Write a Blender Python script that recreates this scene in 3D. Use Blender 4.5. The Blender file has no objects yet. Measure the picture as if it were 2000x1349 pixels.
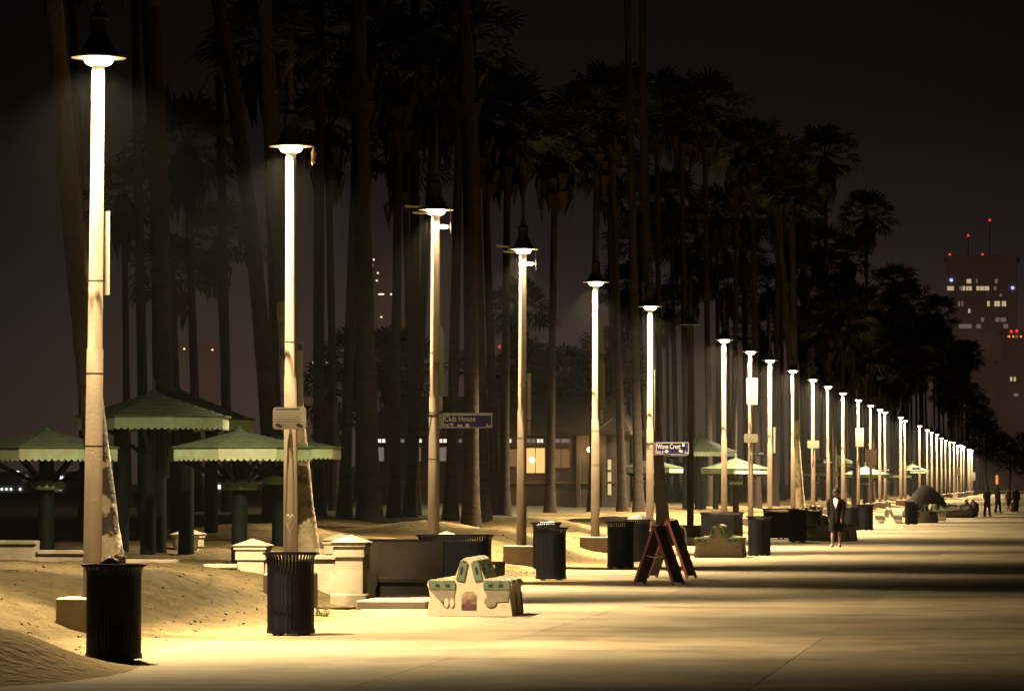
import bpy, math, random
import numpy as np
from mathutils import Vector, Matrix, noise
R = math.radians
rnd = random.Random(11)
scene = bpy.context.scene
col = scene.collection

# ---------------------------------------------------------------- camera
CAM_H = 1.95
TH, PH, FPX = R(7.375), R(1.915), 8000.0
cd = bpy.data.cameras.new('camera')
cd.lens = 144.0; cd.sensor_width = 36.0; cd.clip_start = 0.5; cd.clip_end = 9000.0
cam = bpy.data.objects.new('camera', cd); col.objects.link(cam)
cam.location = (0, 0, CAM_H); cam.rotation_euler = (math.pi/2 + PH, 0, TH)
scene.camera = cam
# ---------------------------------------------------------------- world: night sky with the town's glow low down
w = bpy.data.worlds.new('World'); scene.world = w; w.use_nodes = True
nt = w.node_tree; nt.nodes.clear()
out = nt.nodes.new('ShaderNodeOutputWorld')
bg1 = nt.nodes.new('ShaderNodeBackground'); bg2 = nt.nodes.new('ShaderNodeBackground')
sky = nt.nodes.new('ShaderNodeTexSky'); sky.sky_type = 'NISHITA'; sky.sun_disc = False
sky.sun_elevation = R(-5.5); sky.sun_rotation = R(200)
nt.links.new(sky.outputs[0], bg1.inputs[0]); bg1.inputs[1].default_value = 0.05
tc = nt.nodes.new('ShaderNodeTexCoord'); sep = nt.nodes.new('ShaderNodeSeparateXYZ')
nt.links.new(tc.outputs['Generated'], sep.inputs[0])
ramp = nt.nodes.new('ShaderNodeValToRGB'); cr = ramp.color_ramp
cr.elements[0].position = 0.0; cr.elements[0].color = (0.052, 0.0335, 0.0265, 1)
cr.elements[1].position = 1.0; cr.elements[1].color = (0.0012, 0.0010, 0.0012, 1)
for p, c in ((0.03, (0.0370, 0.0240, 0.0200)), (0.06, (0.0165, 0.0112, 0.0103)), (0.09, (0.0074, 0.0053, 0.0053)), (0.13, (0.0044, 0.0034, 0.0035))):
    e = cr.elements.new(p); e.color = (*c, 1)
nt.links.new(sep.outputs[2], ramp.inputs[0]); nt.links.new(ramp.outputs[0], bg2.inputs[0])
gd = Vector((-math.sin(R(6.0)), math.cos(R(6.0)), 0.0))
dp = nt.nodes.new('ShaderNodeVectorMath'); dp.operation = 'DOT_PRODUCT'; dp.inputs[1].default_value = gd; nt.links.new(tc.outputs['Generated'], dp.inputs[0])
gm = nt.nodes.new('ShaderNodeMapRange'); gm.interpolation_type = 'SMOOTHSTEP'; gm.inputs[1].default_value = math.cos(R(11.5)); gm.inputs[2].default_value = 1.0; gm.inputs[3].default_value = .30; gm.inputs[4].default_value = 1.12   # the town glows brightest inland, dimmer over the beach
nt.links.new(dp.outputs['Value'], gm.inputs[0]); nt.links.new(gm.outputs[0], bg2.inputs[1])
add = nt.nodes.new('ShaderNodeAddShader')
nt.links.new(bg1.outputs[0], add.inputs[0]); nt.links.new(bg2.outputs[0], add.inputs[1]); nt.links.new(add.outputs[0], out.inputs[0])
# ---------------------------------------------------------------- exposure, render
LAMP_W = 14500.0          # street lamp power
LAMP_COL = (1.0, 0.77, 0.42)
HAZE = 0.00010
vs = scene.view_settings
scene.display_settings.display_device = 'sRGB'
vs.view_transform = 'Standard'; vs.look = 'None'; vs.exposure = 0.0; vs.gamma = 1.0; vs.use_curve_mapping = False
cy = scene.cycles
cy.use_denoising = True
cy.max_bounces = 4; cy.diffuse_bounces = 2; cy.glossy_bounces = 2; cy.transmission_bounces = 3; cy.volume_bounces = 0; cy.transparent_max_bounces = 4
cy.sample_clamp_indirect = 3.0; cy.caustics_reflective = False; cy.caustics_refractive = False
cy.volume_step_rate = 5.0; cy.use_light_tree = True

# ================================================================ helpers
_f = Vector((-math.sin(TH)*math.cos(PH), math.cos(TH)*math.cos(PH), math.sin(PH)))
_r = Vector((math.cos(TH), math.sin(TH), 0))
_u = Vector((math.sin(TH)*math.sin(PH), -math.cos(TH)*math.sin(PH), math.cos(PH)))
def ray(px, py): return _f + _r*((px-1000)/FPX) + _u*((674.5-py)/FPX)
def at(px, py, Y):
    d = ray(px, py); return Vector((0, 0, CAM_H)) + d*(Y/d.y)
def on_x(px, py, X):
    d = ray(px, py); return Vector((0, 0, CAM_H)) + d*(X/d.x)
def ground(px, py, z=0.0):
    d = ray(px, py); return Vector((0, 0, CAM_H)) + d*((z-CAM_H)/d.z)

class MB:
    def __init__(s): s.v = []; s.f = []
    def add(s, vs_, fs):
        o = len(s.v); s.v += [tuple(v) for v in vs_]; s.f += [tuple(i+o for i in f) for f in fs]; return s
    def box(s, c, d, rz=0.0, rx=0.0, ry=0.0):
        x, y, z = d[0]/2, d[1]/2, d[2]/2
        m = Matrix.Rotation(rz, 3, 'Z') @ Matrix.Rotation(ry, 3, 'Y') @ Matrix.Rotation(rx, 3, 'X')
        c = Vector(c)
        vs_ = [c + m @ Vector(p) for p in ((-x,-y,-z),(x,-y,-z),(x,y,-z),(-x,y,-z),(-x,-y,z),(x,-y,z),(x,y,z),(-x,y,z))]
        return s.add(vs_, [(3,2,1,0),(4,5,6,7),(0,1,5,4),(1,2,6,5),(2,3,7,6),(3,0,4,7)])
    def bbox(s, c, d, b=0.02):                       # box with chamfered vertical and top edges
        x, y, h = d[0]/2, d[1]/2, d[2]
        def ringp(i, z): return [(c[0]+a, c[1]+bb, c[2]+z) for a, bb in ((-x+i,-y),(x-i,-y),(x,-y+i),(x,y-i),(x-i,y),(-x+i,y),(-x,y-i),(-x,-y+i))]
        def ring2(z): return [(c[0]+a, c[1]+bb, c[2]+z) for a, bb in ((-x+b,-y+b),(x-b,-y+b),(x-b,-y+b),(x-b,y-b),(x-b,y-b),(-x+b,y-b),(-x+b,y-b),(-x+b,-y+b))]
        rs = [ringp(b, 0), ringp(b, h-b), ring2(h)]
        return s.loft(rs, True, True)
    def loft(s, rings, c0=True, c1=True, closed=True):
        n = len(rings[0]); vs_ = [p for r in rings for p in r]; fs = []
        for k in range(len(rings)-1):
            for i in range(n if closed else n-1):
                j = (i+1) % n
                fs.append((k*n+i, k*n+j, (k+1)*n+j, (k+1)*n+i))
        if c0: fs.append(tuple(range(n-1, -1, -1)))
        if c1: fs.append(tuple((len(rings)-1)*n+i for i in range(n)))
        return s.add(vs_, fs)
    def tube(s, pts, rad, n=8, caps=True):
        pts = [Vector(p) for p in pts]
        if not isinstance(rad, (list, tuple)): rad = [rad]*len(pts)
        rings = []; ref = None
        for i, p in enumerate(pts):
            d = (pts[min(i+1, len(pts)-1)] - pts[max(i-1, 0)]).normalized()
            if ref is None: ref = Vector((0, 1, 0)) if abs(d.y) < 0.9 else Vector((1, 0, 0))
            a = (ref - d*ref.dot(d)).normalized(); b = d.cross(a); ref = a
            rings.append([p + a*(rad[i]*math.cos(2*math.pi*k/n)) + b*(rad[i]*math.sin(2*math.pi*k/n)) for k in range(n)])
        return s.loft(rings, caps, caps)
    def lathe(s, prof, n=16, c=(0,0,0), caps=False, a0=0.0):
        rings = [[(c[0]+r*math.cos(a0+2*math.pi*k/n), c[1]+r*math.sin(a0+2*math.pi*k/n), c[2]+z) for k in range(n)] for r, z in prof]
        return s.loft(rings, caps, caps)
    def prism(s, poly, t, org=(0,0,0), axis='y'):    # poly of (a,z) extruded along y (or x) by t
        o = Vector(org)
        if axis == 'y': A = [o+Vector((a, 0, z)) for a, z in poly]; B = [o+Vector((a, t, z)) for a, z in poly]
        else: A = [o+Vector((0, a, z)) for a, z in poly]; B = [o+Vector((t, a, z)) for a, z in poly]
        return s.loft([A, B], True, True)
    def sphere(s, c, r, n=10, m=6, sz=1.0):
        prof = [(max(1e-4, r*math.sin(math.pi*i/m)), -r*sz*math.cos(math.pi*i/m)) for i in range(m+1)]
        return s.lathe(prof, n, c)
    def mesh(s, name):
        me = bpy.data.meshes.new(name); me.from_pydata([tuple(v) for v in s.v], [], s.f); me.update(); return me

def obj(name, mb, m, parent=None, smooth=False, loc=None):
    me = mb.mesh(name) if isinstance(mb, MB) else mb
    if m is not None and not me.materials: me.materials.append(m)
    if smooth:
        me.polygons.foreach_set('use_smooth', [True]*len(me.polygons))
        try: me.set_sharp_from_angle(angle=R(38))
        except Exception: pass
    o = bpy.data.objects.new(name, me); col.objects.link(o)
    if parent is not None: o.parent = parent
    if loc is not None: o.location = loc
    return o
def tag(o, label=None, cat=None, group=None, kind=None):
    if label: o['label'] = label
    if cat: o['category'] = cat
    if group: o['group'] = group
    if kind: o['kind'] = kind
    return o
def thing(name, label, cat, loc=(0,0,0), rz=0.0, group=None):
    o = bpy.data.objects.new(name, None); col.objects.link(o); o.empty_display_size = 0.2
    o.location = loc; o.rotation_euler = (0, 0, rz)
    return tag(o, label, cat, group)
def copy_tree(o, parent=None):
    c = o.copy(); col.objects.link(c); c.parent = parent
    for ch in o.children: copy_tree(ch, c)
    return c
def ordn(i):
    if 10 <= i % 100 <= 20: return '%dth' % i
    return '%d%s' % (i, {1: 'st', 2: 'nd', 3: 'rd'}.get(i % 10, 'th'))

# ---------------------------------------------------------------- materials
def mat(name, c, rough=0.8, c2=None, scale=6.0, amount=0.5, bump=0.0, bscale=40.0, metal=0.0, c3=None, scale3=1.3, t3=(.50, .62), stretch=None, spec=0.5, lo=0.38, hi=0.62):
    m = bpy.data.materials.new(name); m.use_nodes = True
    n = m.node_tree; b = n.nodes['Principled BSDF']
    b.inputs['Roughness'].default_value = rough; b.inputs['Metallic'].default_value = metal
    b.inputs['Specular IOR Level'].default_value = spec
    tcn = n.nodes.new('ShaderNodeTexCoord'); vec = tcn.outputs['Object']
    if stretch:
        mp = n.nodes.new('ShaderNodeMapping'); mp.inputs['Scale'].default_value = stretch
        n.links.new(vec, mp.inputs[0]); vec = mp.outputs[0]
    cur = None
    def nz(sc, det=5.0):
        t = n.nodes.new('ShaderNodeTexNoise'); t.inputs['Scale'].default_value = sc; t.inputs['Detail'].default_value = det
        n.links.new(vec, t.inputs['Vector']); return t
    def layer(prev, c_new, sc, lo_, hi_):
        t = nz(sc); mr = n.nodes.new('ShaderNodeMapRange'); mr.inputs[1].default_value = lo_; mr.inputs[2].default_value = hi_
        n.links.new(t.outputs[0], mr.inputs[0])
        mx = n.nodes.new('ShaderNodeMix'); mx.data_type = 'RGBA'
        n.links.new(mr.outputs[0], mx.inputs[0])
        if prev is None: mx.inputs[6].default_value = (*c, 1)
        else: n.links.new(prev, mx.inputs[6])
        mx.inputs[7].default_value = (*c_new, 1); return mx.outputs[2]
    if c2: cur = layer(cur, c2, scale, lo, hi)
    if c3: cur = layer(cur, c3, scale3, *t3)
    if cur is None: b.inputs['Base Color'].default_value = (*c, 1)
    else: n.links.new(cur, b.inputs['Base Color'])
    if bump > 0:
        t = nz(bscale); bp = n.nodes.new('ShaderNodeBump'); bp.inputs['Strength'].default_value = 1.0; bp.inputs['Distance'].default_value = bump
        n.links.new(t.outputs[0], bp.inputs['Height']); n.links.new(bp.outputs[0], b.inputs['Normal'])
    return m
def emit(name, c, s, sample=False):
    m = bpy.data.materials.new(name); m.use_nodes = True
    n = m.node_tree; n.nodes.clear(); o = n.nodes.new('ShaderNodeOutputMaterial'); e = n.nodes.new('ShaderNodeEmission')
    e.inputs[0].default_value = (*c, 1); e.inputs[1].default_value = s; n.links.new(e.outputs[0], o.inputs[0])
    if not sample: m.cycles.emission_sampling = 'NONE'
    return m
M = dict(
    sand=mat('sand', (0.22, 0.160, 0.078), 0.97, (0.125, 0.090, 0.045), 2.4, bump=0.09, bscale=7, c3=(0.105, 0.078, 0.038), scale3=0.7, spec=0.1, lo=.35, hi=.7),
    lawn=mat('lawn', (0.05, 0.055, 0.025), 0.95, (0.07, 0.06, 0.035), 0.6, bump=0.03, bscale=9),
    concrete=mat('path_concrete', (0.35, 0.285, 0.19), 0.85, (0.28, 0.225, 0.15), 0.9, bump=0.006, bscale=14, c3=(0.23, 0.185, 0.125), scale3=0.16),
    joint=mat('joint_fill', (0.30, 0.24, 0.16), 0.95),
    footing=mat('footing_concrete', (0.30, 0.25, 0.21), 0.9, (0.22, 0.185, 0.16), 3.0, bump=0.006, bscale=25),
    pole=mat('pole_concrete', (0.185, 0.135, 0.090), 0.85, (0.135, 0.10, 0.068), 2.2, bump=0.004, bscale=60, c3=(0.095, 0.073, 0.054), scale3=0.55, stretch=(1, 1, 0.55)),
    hood=mat('hood_metal', (0.06, 0.06, 0.056), 0.6, (0.035, 0.035, 0.035), 6, metal=0.2),
    strap=mat('steel_strap', (0.28, 0.26, 0.24), 0.45, (0.16, 0.12, 0.09), 14, metal=0.7),
    black=mat('black_enamel', (0.0032, 0.0032, 0.0075), 0.5, (0.006, 0.0055, 0.010), 9, spec=0.14),
    liner=mat('bin_liner', (0.012, 0.012, 0.014), 0.7),
    bag=mat('white_bag', (0.62, 0.62, 0.68), 0.4, (0.50, 0.50, 0.58), 8, bump=0.02, bscale=18),
    card=mat('cardboard', (0.42, 0.27, 0.14), 0.85, (0.33, 0.2, 0.1), 6),
    redcup=mat('dark_red_rubbish', (0.10, 0.022, 0.015), 0.5),
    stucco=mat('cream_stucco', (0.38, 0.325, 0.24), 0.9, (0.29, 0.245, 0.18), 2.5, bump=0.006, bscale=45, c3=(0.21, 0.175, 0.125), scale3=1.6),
    stuccod=mat('shadow_dark_stucco', (0.022, 0.017, 0.014), 0.95, (0.014, 0.011, 0.009), 2.0, spec=0.04, bump=0.006, bscale=45),  # shadow on the recess wall and bench put in as near-black colour
    green=mat('green_fascia', (0.36, 0.49, 0.33), 0.75, (0.29, 0.41, 0.265), 5, c3=(0.31, 0.34, 0.225), scale3=2.0),
    roofg=mat('green_roof', (0.088, 0.132, 0.080), 0.9, (0.055, 0.088, 0.053), 5, bump=0.01, bscale=18, stretch=(1, 1, 6)),
    greend=mat('dark_green_steel', (0.006, 0.0105, 0.0095), 0.65, (0.004, 0.0075, 0.007), 4, spec=0.1),
    greenm=mat('collar_green', (0.14, 0.21, 0.12), 0.6, (0.10, 0.16, 0.09), 7),
    benchc=mat('bench_cream', (0.68, 0.60, 0.45), 0.8, (0.60, 0.52, 0.38), 9, bump=0.003, bscale=50),
    benchg=mat('bench_green', (0.125, 0.17, 0.115), 0.7, (0.095, 0.135, 0.095), 6),
    bencht=mat('bench_taupe', (0.25, 0.21, 0.165), 0.8, (0.2, 0.165, 0.13), 6),
    dark=mat('dark_slot', (0.012, 0.014, 0.012), 0.8),
    plum=mat('dark_plum_paint', (0.045, 0.028, 0.032), 0.6),
    sticker=mat('sticker_paper', (0.72, 0.68, 0.60), 0.6, (0.6, 0.56, 0.5), 12),
    print_=mat('printed_portrait', (0.12, 0.035, 0.025), 0.6, (0.42, 0.30, 0.22), 7.0, c3=(0.03, 0.02, 0.02), scale3=4.0),
    redpr=mat('dark_red_print', (0.11, 0.035, 0.03), 0.6, (0.05, 0.02, 0.02), 9),
    bark=mat('palm_bark', (0.040, 0.029, 0.023), 0.95, (0.025, 0.018, 0.015), 3, bump=0.03, bscale=14, stretch=(0.6, 0.6, 3.0), spec=0.08),
    barkp=mat('painted_palm_bark', (0.46, 0.39, 0.28), 0.9, (0.38, 0.31, 0.215), 4, bump=0.05, bscale=11, c3=(0.050, 0.038, 0.034), scale3=2.4, t3=(.46, .50)),
    barkl=mat('pale_palm_bark', (0.47, 0.38, 0.25), 0.9, (0.35, 0.275, 0.18), 5, bump=0.05, bscale=12, c3=(0.13, 0.095, 0.065), scale3=3.0),
    frond=mat('palm_frond', (0.020, 0.028, 0.013), 0.85, (0.028, 0.034, 0.017), 2, spec=0.1),
    skirt=mat('dead_frond', (0.04, 0.03, 0.02), 0.9, (0.03, 0.022, 0.015), 3, spec=0.1),
    leaf=mat('dark_leaf', (0.03, 0.042, 0.02), 0.8, (0.045, 0.055, 0.028), 1.0),
    white=mat('white_sign', (0.80, 0.74, 0.64), 0.5, (0.72, 0.66, 0.56), 4),
    signback=mat('sign_back', (0.36, 0.36, 0.29), 0.55, (0.28, 0.285, 0.21), 5, metal=0.25),
    signgreen=mat('banner_green', (0.17, 0.20, 0.10), 0.6, (0.13, 0.16, 0.08), 6),
    navy=mat('street_blue', (0.030, 0.026, 0.16), 0.5, (0.024, 0.02, 0.12), 5, spec=0.2),
    letter=mat('white_letter', (0.78, 0.74, 0.72), 0.5),
    ink=mat('black_ink', (0.05, 0.04, 0.035), 0.7),
    rust=mat('rust_print', (0.30, 0.05, 0.045), 0.6),
    redwood=mat('red_board', (0.13, 0.020, 0.015), 0.6, (0.08, 0.014, 0.011), 5),
    brownb=mat('brown_board', (0.055, 0.022, 0.018), 0.55, (0.035, 0.015, 0.013), 5),
    chrome=mat('bare_steel', (0.45, 0.43, 0.42), 0.35, metal=0.9),
    house=mat('house_wall', (0.085, 0.062, 0.05), 0.9, (0.065, 0.048, 0.04), 1.5, bump=0.01, bscale=20),
    housew=mat('house_panel', (0.22, 0.13, 0.085), 0.9, (0.17, 0.1, 0.066), 1.5),
    roofd=mat('house_roof', (0.09, 0.07, 0.06), 0.9, (0.065, 0.05, 0.045), 1.2, bump=0.02, bscale=12),
    frame=mat('window_frame', (0.10, 0.07, 0.05), 0.7),
    far=mat('far_facade', (0.30, 0.23, 0.19), 0.9, (0.25, 0.19, 0.16), 0.05),
    farw=mat('far_pale_wall', (0.42, 0.40, 0.37), 0.9, (0.36, 0.34, 0.32), 0.4),
    asphalt=mat('far_ground', (0.07, 0.06, 0.05), 0.95, (0.055, 0.05, 0.04), 0.02),
    skin=mat('skin', (0.22, 0.115, 0.07), 0.6, (0.18, 0.09, 0.055), 12),
    hair=mat('hair', (0.012, 0.009, 0.008), 0.7),
    jacket=mat('black_cloth', (0.005, 0.0045, 0.005), 0.95, (0.009, 0.008, 0.008), 14, bump=0.006, bscale=25, spec=0.1),
    shirt=mat('white_cloth', (0.75, 0.73, 0.7), 0.85),
    greyc=mat('grey_cloth', (0.16, 0.13, 0.12), 0.85, (0.1, 0.085, 0.08), 10),
    shoe=mat('shoe', (0.16, 0.14, 0.12), 0.7, (0.35, 0.33, 0.3), 15),
    tent=mat('tent_fabric', (0.055, 0.048, 0.045), 0.8, (0.04, 0.036, 0.036), 2.5, bump=0.03, bscale=4),
    tarp=mat('tarp', (0.035, 0.024, 0.02), 0.75, (0.06, 0.045, 0.03), 2, bump=0.06, bscale=4),
    orange=mat('orange_plastic', (0.75, 0.17, 0.03), 0.5),
    weed=mat('weed', (0.10, 0.14, 0.04), 0.8),
    wire=mat('heart_scratch', (0.62, 0.56, 0.48), 0.8),
    led=emit('lamp_glow', (1.0, 0.82, 0.48), 30.0, True),
    warmwin=emit('lit_window', (1.0, 0.50, 0.15), 1.35),
    wallglow=emit('lit_wall_glow', (0.8, 0.40, 0.17), 0.26),
    clere=emit('clerestory_window', (1.0, 0.86, 0.72), 1.1),
    clered=emit('faint_clerestory_window', (1.0, 0.85, 0.7), 0.16),
    bulb=emit('warm_bulb', (1.0, 0.74, 0.38), 9.0),
    coolbulb=emit('cool_bulb', (0.85, 0.93, 1.0), 2.2),
    redbulb=emit('red_beacon', (1.0, 0.05, 0.05), 1.1),
    bluebulb=emit('blue_light', (0.45, 0.5, 1.0), 1.6),
    winA=emit('tower_window', (1.0, 0.78, 0.44), 0.55),
    dot=emit('far_town_light', (1.0, 0.78, 0.52), 1.8),
    winB=emit('tower_window_dim', (1.0, 0.85, 0.66), 0.13),
    orangel=emit('orange_light', (1.0, 0.32, 0.06), 1.0),
    doorl=emit('lit_doorway', (1.0, 0.74, 0.34), 0.8),
)

def pale_below(m, zp, upper):
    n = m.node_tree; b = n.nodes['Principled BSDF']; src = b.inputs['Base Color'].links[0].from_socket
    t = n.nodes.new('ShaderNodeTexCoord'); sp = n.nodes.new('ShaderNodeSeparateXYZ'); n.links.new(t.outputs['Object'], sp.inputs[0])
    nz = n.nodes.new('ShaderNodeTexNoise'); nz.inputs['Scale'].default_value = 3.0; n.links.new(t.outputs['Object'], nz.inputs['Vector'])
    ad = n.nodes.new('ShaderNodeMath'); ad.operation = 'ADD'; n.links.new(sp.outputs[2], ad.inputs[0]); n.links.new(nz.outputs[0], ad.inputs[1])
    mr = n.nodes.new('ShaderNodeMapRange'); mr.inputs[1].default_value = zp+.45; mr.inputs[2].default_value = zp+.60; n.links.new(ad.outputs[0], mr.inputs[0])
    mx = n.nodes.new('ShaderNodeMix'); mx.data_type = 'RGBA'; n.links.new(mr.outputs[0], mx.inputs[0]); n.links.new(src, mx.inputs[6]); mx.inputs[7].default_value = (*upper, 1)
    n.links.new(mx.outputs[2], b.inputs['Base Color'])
def walked_on(m):                                  # world-space wear, gum spots and blown sand towards the beach side
    n = m.node_tree; b = n.nodes['Principled BSDF']; g = n.nodes.new('ShaderNodeNewGeometry')
    for nd in list(n.nodes):
        if nd.type == 'TEX_NOISE': n.links.new(g.outputs['Position'], nd.inputs['Vector'])
    cur = b.inputs['Base Color'].links[0].from_socket
    def mixin(fac, c_):
        nonlocal cur
        mx = n.nodes.new('ShaderNodeMix'); mx.data_type = 'RGBA'; n.links.new(fac, mx.inputs[0]); n.links.new(cur, mx.inputs[6]); mx.inputs[7].default_value = (*c_, 1); cur = mx.outputs[2]
    def mr(src, a, b_, lo=0, hi=1):
        q = n.nodes.new('ShaderNodeMapRange'); q.inputs[1].default_value = a; q.inputs[2].default_value = b_; q.inputs[3].default_value = lo; q.inputs[4].default_value = hi; n.links.new(src, q.inputs[0]); return q.outputs[0]
    vo = n.nodes.new('ShaderNodeTexVoronoi'); vo.inputs['Scale'].default_value = 1.4; n.links.new(g.outputs['Position'], vo.inputs['Vector'])
    mixin(mr(vo.outputs['Distance'], .06, .085, .75, 0), (.10, .08, .055))
    st = n.nodes.new('ShaderNodeTexNoise'); st.inputs['Scale'].default_value = .45; st.inputs['Detail'].default_value = 8; st.inputs['Roughness'].default_value = .7; n.links.new(g.outputs['Position'], st.inputs['Vector'])
    mixin(mr(st.outputs[0], .50, .68, 0, .8), (.15, .115, .075))
    sp = n.nodes.new('ShaderNodeSeparateXYZ'); n.links.new(g.outputs['Position'], sp.inputs[0])
    nz = n.nodes.new('ShaderNodeTexNoise'); nz.inputs['Scale'].default_value = .8; nz.inputs['Detail'].default_value = 7; n.links.new(g.outputs['Position'], nz.inputs['Vector'])
    mul = n.nodes.new('ShaderNodeMath'); mul.operation = 'MULTIPLY_ADD'; mul.inputs[1].default_value = 5.0; n.links.new(nz.outputs[0], mul.inputs[0]); n.links.new(sp.outputs[0], mul.inputs[2])
    mixin(mr(mul.outputs[0], -7.6, -5.2, .85, 0), (.37, .275, .14))
    oi = n.nodes.new('ShaderNodeObjectInfo'); hv = n.nodes.new('ShaderNodeHueSaturation'); n.links.new(mr(oi.outputs['Random'], 0, 1, .80, 1.12), hv.inputs['Value']); n.links.new(cur, hv.inputs['Color']); cur = hv.outputs[0]
    n.links.new(cur, b.inputs['Base Color'])
walked_on(M['concrete'])
def dirt_near(m, dirt, dirt2):                      # packed dirt with dry grass by the nearer wall, cleaner sand beyond
    n = m.node_tree; b = n.nodes['Principled BSDF']; src = b.inputs['Base Color'].links[0].from_socket; g = n.nodes.new('ShaderNodeNewGeometry')
    sp = n.nodes.new('ShaderNodeSeparateXYZ'); n.links.new(g.outputs['Position'], sp.inputs[0])
    nz = n.nodes.new('ShaderNodeTexNoise'); nz.inputs['Scale'].default_value = .5; nz.inputs['Detail'].default_value = 8; n.links.new(g.outputs['Position'], nz.inputs['Vector'])
    ma = n.nodes.new('ShaderNodeMath'); ma.operation = 'MULTIPLY_ADD'; ma.inputs[1].default_value = 16; n.links.new(nz.outputs[0], ma.inputs[0]); n.links.new(sp.outputs[1], ma.inputs[2])
    mr = n.nodes.new('ShaderNodeMapRange'); mr.inputs[1].default_value = 80; mr.inputs[2].default_value = 100; n.links.new(ma.outputs[0], mr.inputs[0])
    n2 = n.nodes.new('ShaderNodeTexNoise'); n2.inputs['Scale'].default_value = 3.5; n2.inputs['Detail'].default_value = 10; n2.inputs['Roughness'].default_value = .75; n.links.new(g.outputs['Position'], n2.inputs['Vector'])
    m2 = n.nodes.new('ShaderNodeMapRange'); m2.inputs[1].default_value = .4; m2.inputs[2].default_value = .62; n.links.new(n2.outputs[0], m2.inputs[0])
    d = n.nodes.new('ShaderNodeMix'); d.data_type = 'RGBA'; d.inputs[6].default_value = (*dirt, 1); d.inputs[7].default_value = (*dirt2, 1); n.links.new(m2.outputs[0], d.inputs[0])
    mx = n.nodes.new('ShaderNodeMix'); mx.data_type = 'RGBA'; n.links.new(mr.outputs[0], mx.inputs[0]); n.links.new(d.outputs[2], mx.inputs[6]); n.links.new(src, mx.inputs[7])
    mb_ = n.nodes.new('ShaderNodeMath'); mb_.operation = 'MULTIPLY_ADD'; mb_.inputs[1].default_value = 2.2; n.links.new(n2.outputs[0], mb_.inputs[0]); n.links.new(sp.outputs[0], mb_.inputs[2])
    m3 = n.nodes.new('ShaderNodeMapRange'); m3.inputs[1].default_value = -10.5; m3.inputs[2].default_value = -9.3; n.links.new(mb_.outputs[0], m3.inputs[0])
    m4 = n.nodes.new('ShaderNodeMix'); m4.data_type = 'RGBA'; n.links.new(m3.outputs[0], m4.inputs[0]); n.links.new(mx.outputs[2], m4.inputs[6]); m4.inputs[7].default_value = (.33, .245, .13, 1); n.links.new(m4.outputs[2], b.inputs['Base Color'])
dirt_near(M['sand'], (.086, .064, .032), (.045, .035, .018))
pale_below(M['barkp'], 2.05, (.05, .038, .03)); pale_below(M['barkl'], 4.9, (.032, .024, .019))  # barkp is paint; barkl goes dark above lamp reach, shade in the colour

# ================================================================ the ground
def sstep(a, b, x):
    t = max(0.0, min(1.0, (x-a)/(b-a))); return t*t*(3-2*t)
PROF = [(-200, .85), (-24, .85), (-18, .68), (-15, .55), (-13.2, .42), (-12.5, .32), (-11.9, .12), (-11.2, .03), (-10.3, .0), (-9.6, -.03), (-8.5, -.08)]
def prof(x):
    if x <= PROF[0][0]: return PROF[0][1]
    for (a, za), (b, zb) in zip(PROF, PROF[1:]):
        if x <= b: return za + (zb-za)*(x-a)/(b-a)
    return PROF[-1][1]
MOUNDS = [(-12.35, 57.2, 1.15, 3.4, .34), (-10.75, 41.0, .95, 1.7, .46), (-14.8, 56, 1.5, 5, .15), (-13.1, 100, 1.3, 6, .30), (-14.6, 118, 1.8, 6, .42), (-15.5, 104, 1.6, 3.5, .35),
          (-17.5, 92, 2.2, 5, .35), (-13.6, 78.5, 1.0, 2.2, .2), (-14.0, 136, 1.6, 8, .3), (-14.5, 160, 2, 9, .3), (-12.4, 112, .8, 3, .15), (-21, 110, 3, 8, .3)]
def hs(x, y):
    n1 = noise.noise(Vector((x*.35, y*.16, 1.7)))
    z = prof(x + .5*noise.noise(Vector((7.3, y*.33, 0.2))) + .25*noise.noise(Vector((3.3, y*1.3, 0.2))) - .1 + .2*n1)
    k = sstep(-10.1, -12.4, x)
    for mx, my, rx, ry, h in MOUNDS:
        d = ((x-mx)/rx)**2 + ((y-my)/ry)**2
        if d < 5: z += h*math.exp(-d)
    z += k*(.10*n1 + .06*noise.noise(Vector((x*1.3, y*.8, 4.1))) + .03*noise.noise(Vector((x*3.1, y*1.9, 9.1))) + .016*noise.noise(Vector((x*6.5, y*4.2, 5.1))))
    dv = noise.voronoi(Vector((x*2.1, y*1.5, 0)))[0][0]; z -= k*.11*(1-sstep(.05, .38, dv))
    z += (1-k)*.012*noise.noise(Vector((x*2.5, y*1.2, 2.2)))
    if 61.5 < y < 69.5 and x > -11.9: z -= (z+.05)*sstep(-11.9, -11.3, x)*sstep(61.5, 62.5, y)*sstep(69.5, 68.5, y)
    return z
gx_ = list(np.concatenate([np.arange(-9.0, -12.2, -.09), np.arange(-12.2, -17.01, -.17)])) + list(np.arange(-17.5, -26, -.6)) + [-28, -31, -36, -44, -56, -75, -110, -160]
gy_ = list(np.concatenate([np.arange(30, 39, .3), np.arange(39, 64, .13), np.arange(64, 72, .25)])) + list(np.arange(72, 130, .4)) + list(np.arange(131, 260, 1.6)) + list(np.arange(262, 520, 6))
vsx = [(x, y, hs(x, y) if y < 260 else prof(x)) for y in gy_ for x in gx_]
nx = len(gx_); fsx = [(j*nx+i+1, j*nx+i, (j+1)*nx+i, (j+1)*nx+i+1) for j in range(len(gy_)-1) for i in range(nx-1)]
me = bpy.data.meshes.new('sand_ground'); me.from_pydata(vsx, [], fsx); me.update()
me.materials.append(M['sand']); me.materials.append(M['lawn'])
idx = np.zeros(len(fsx), dtype=np.int32)
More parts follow.
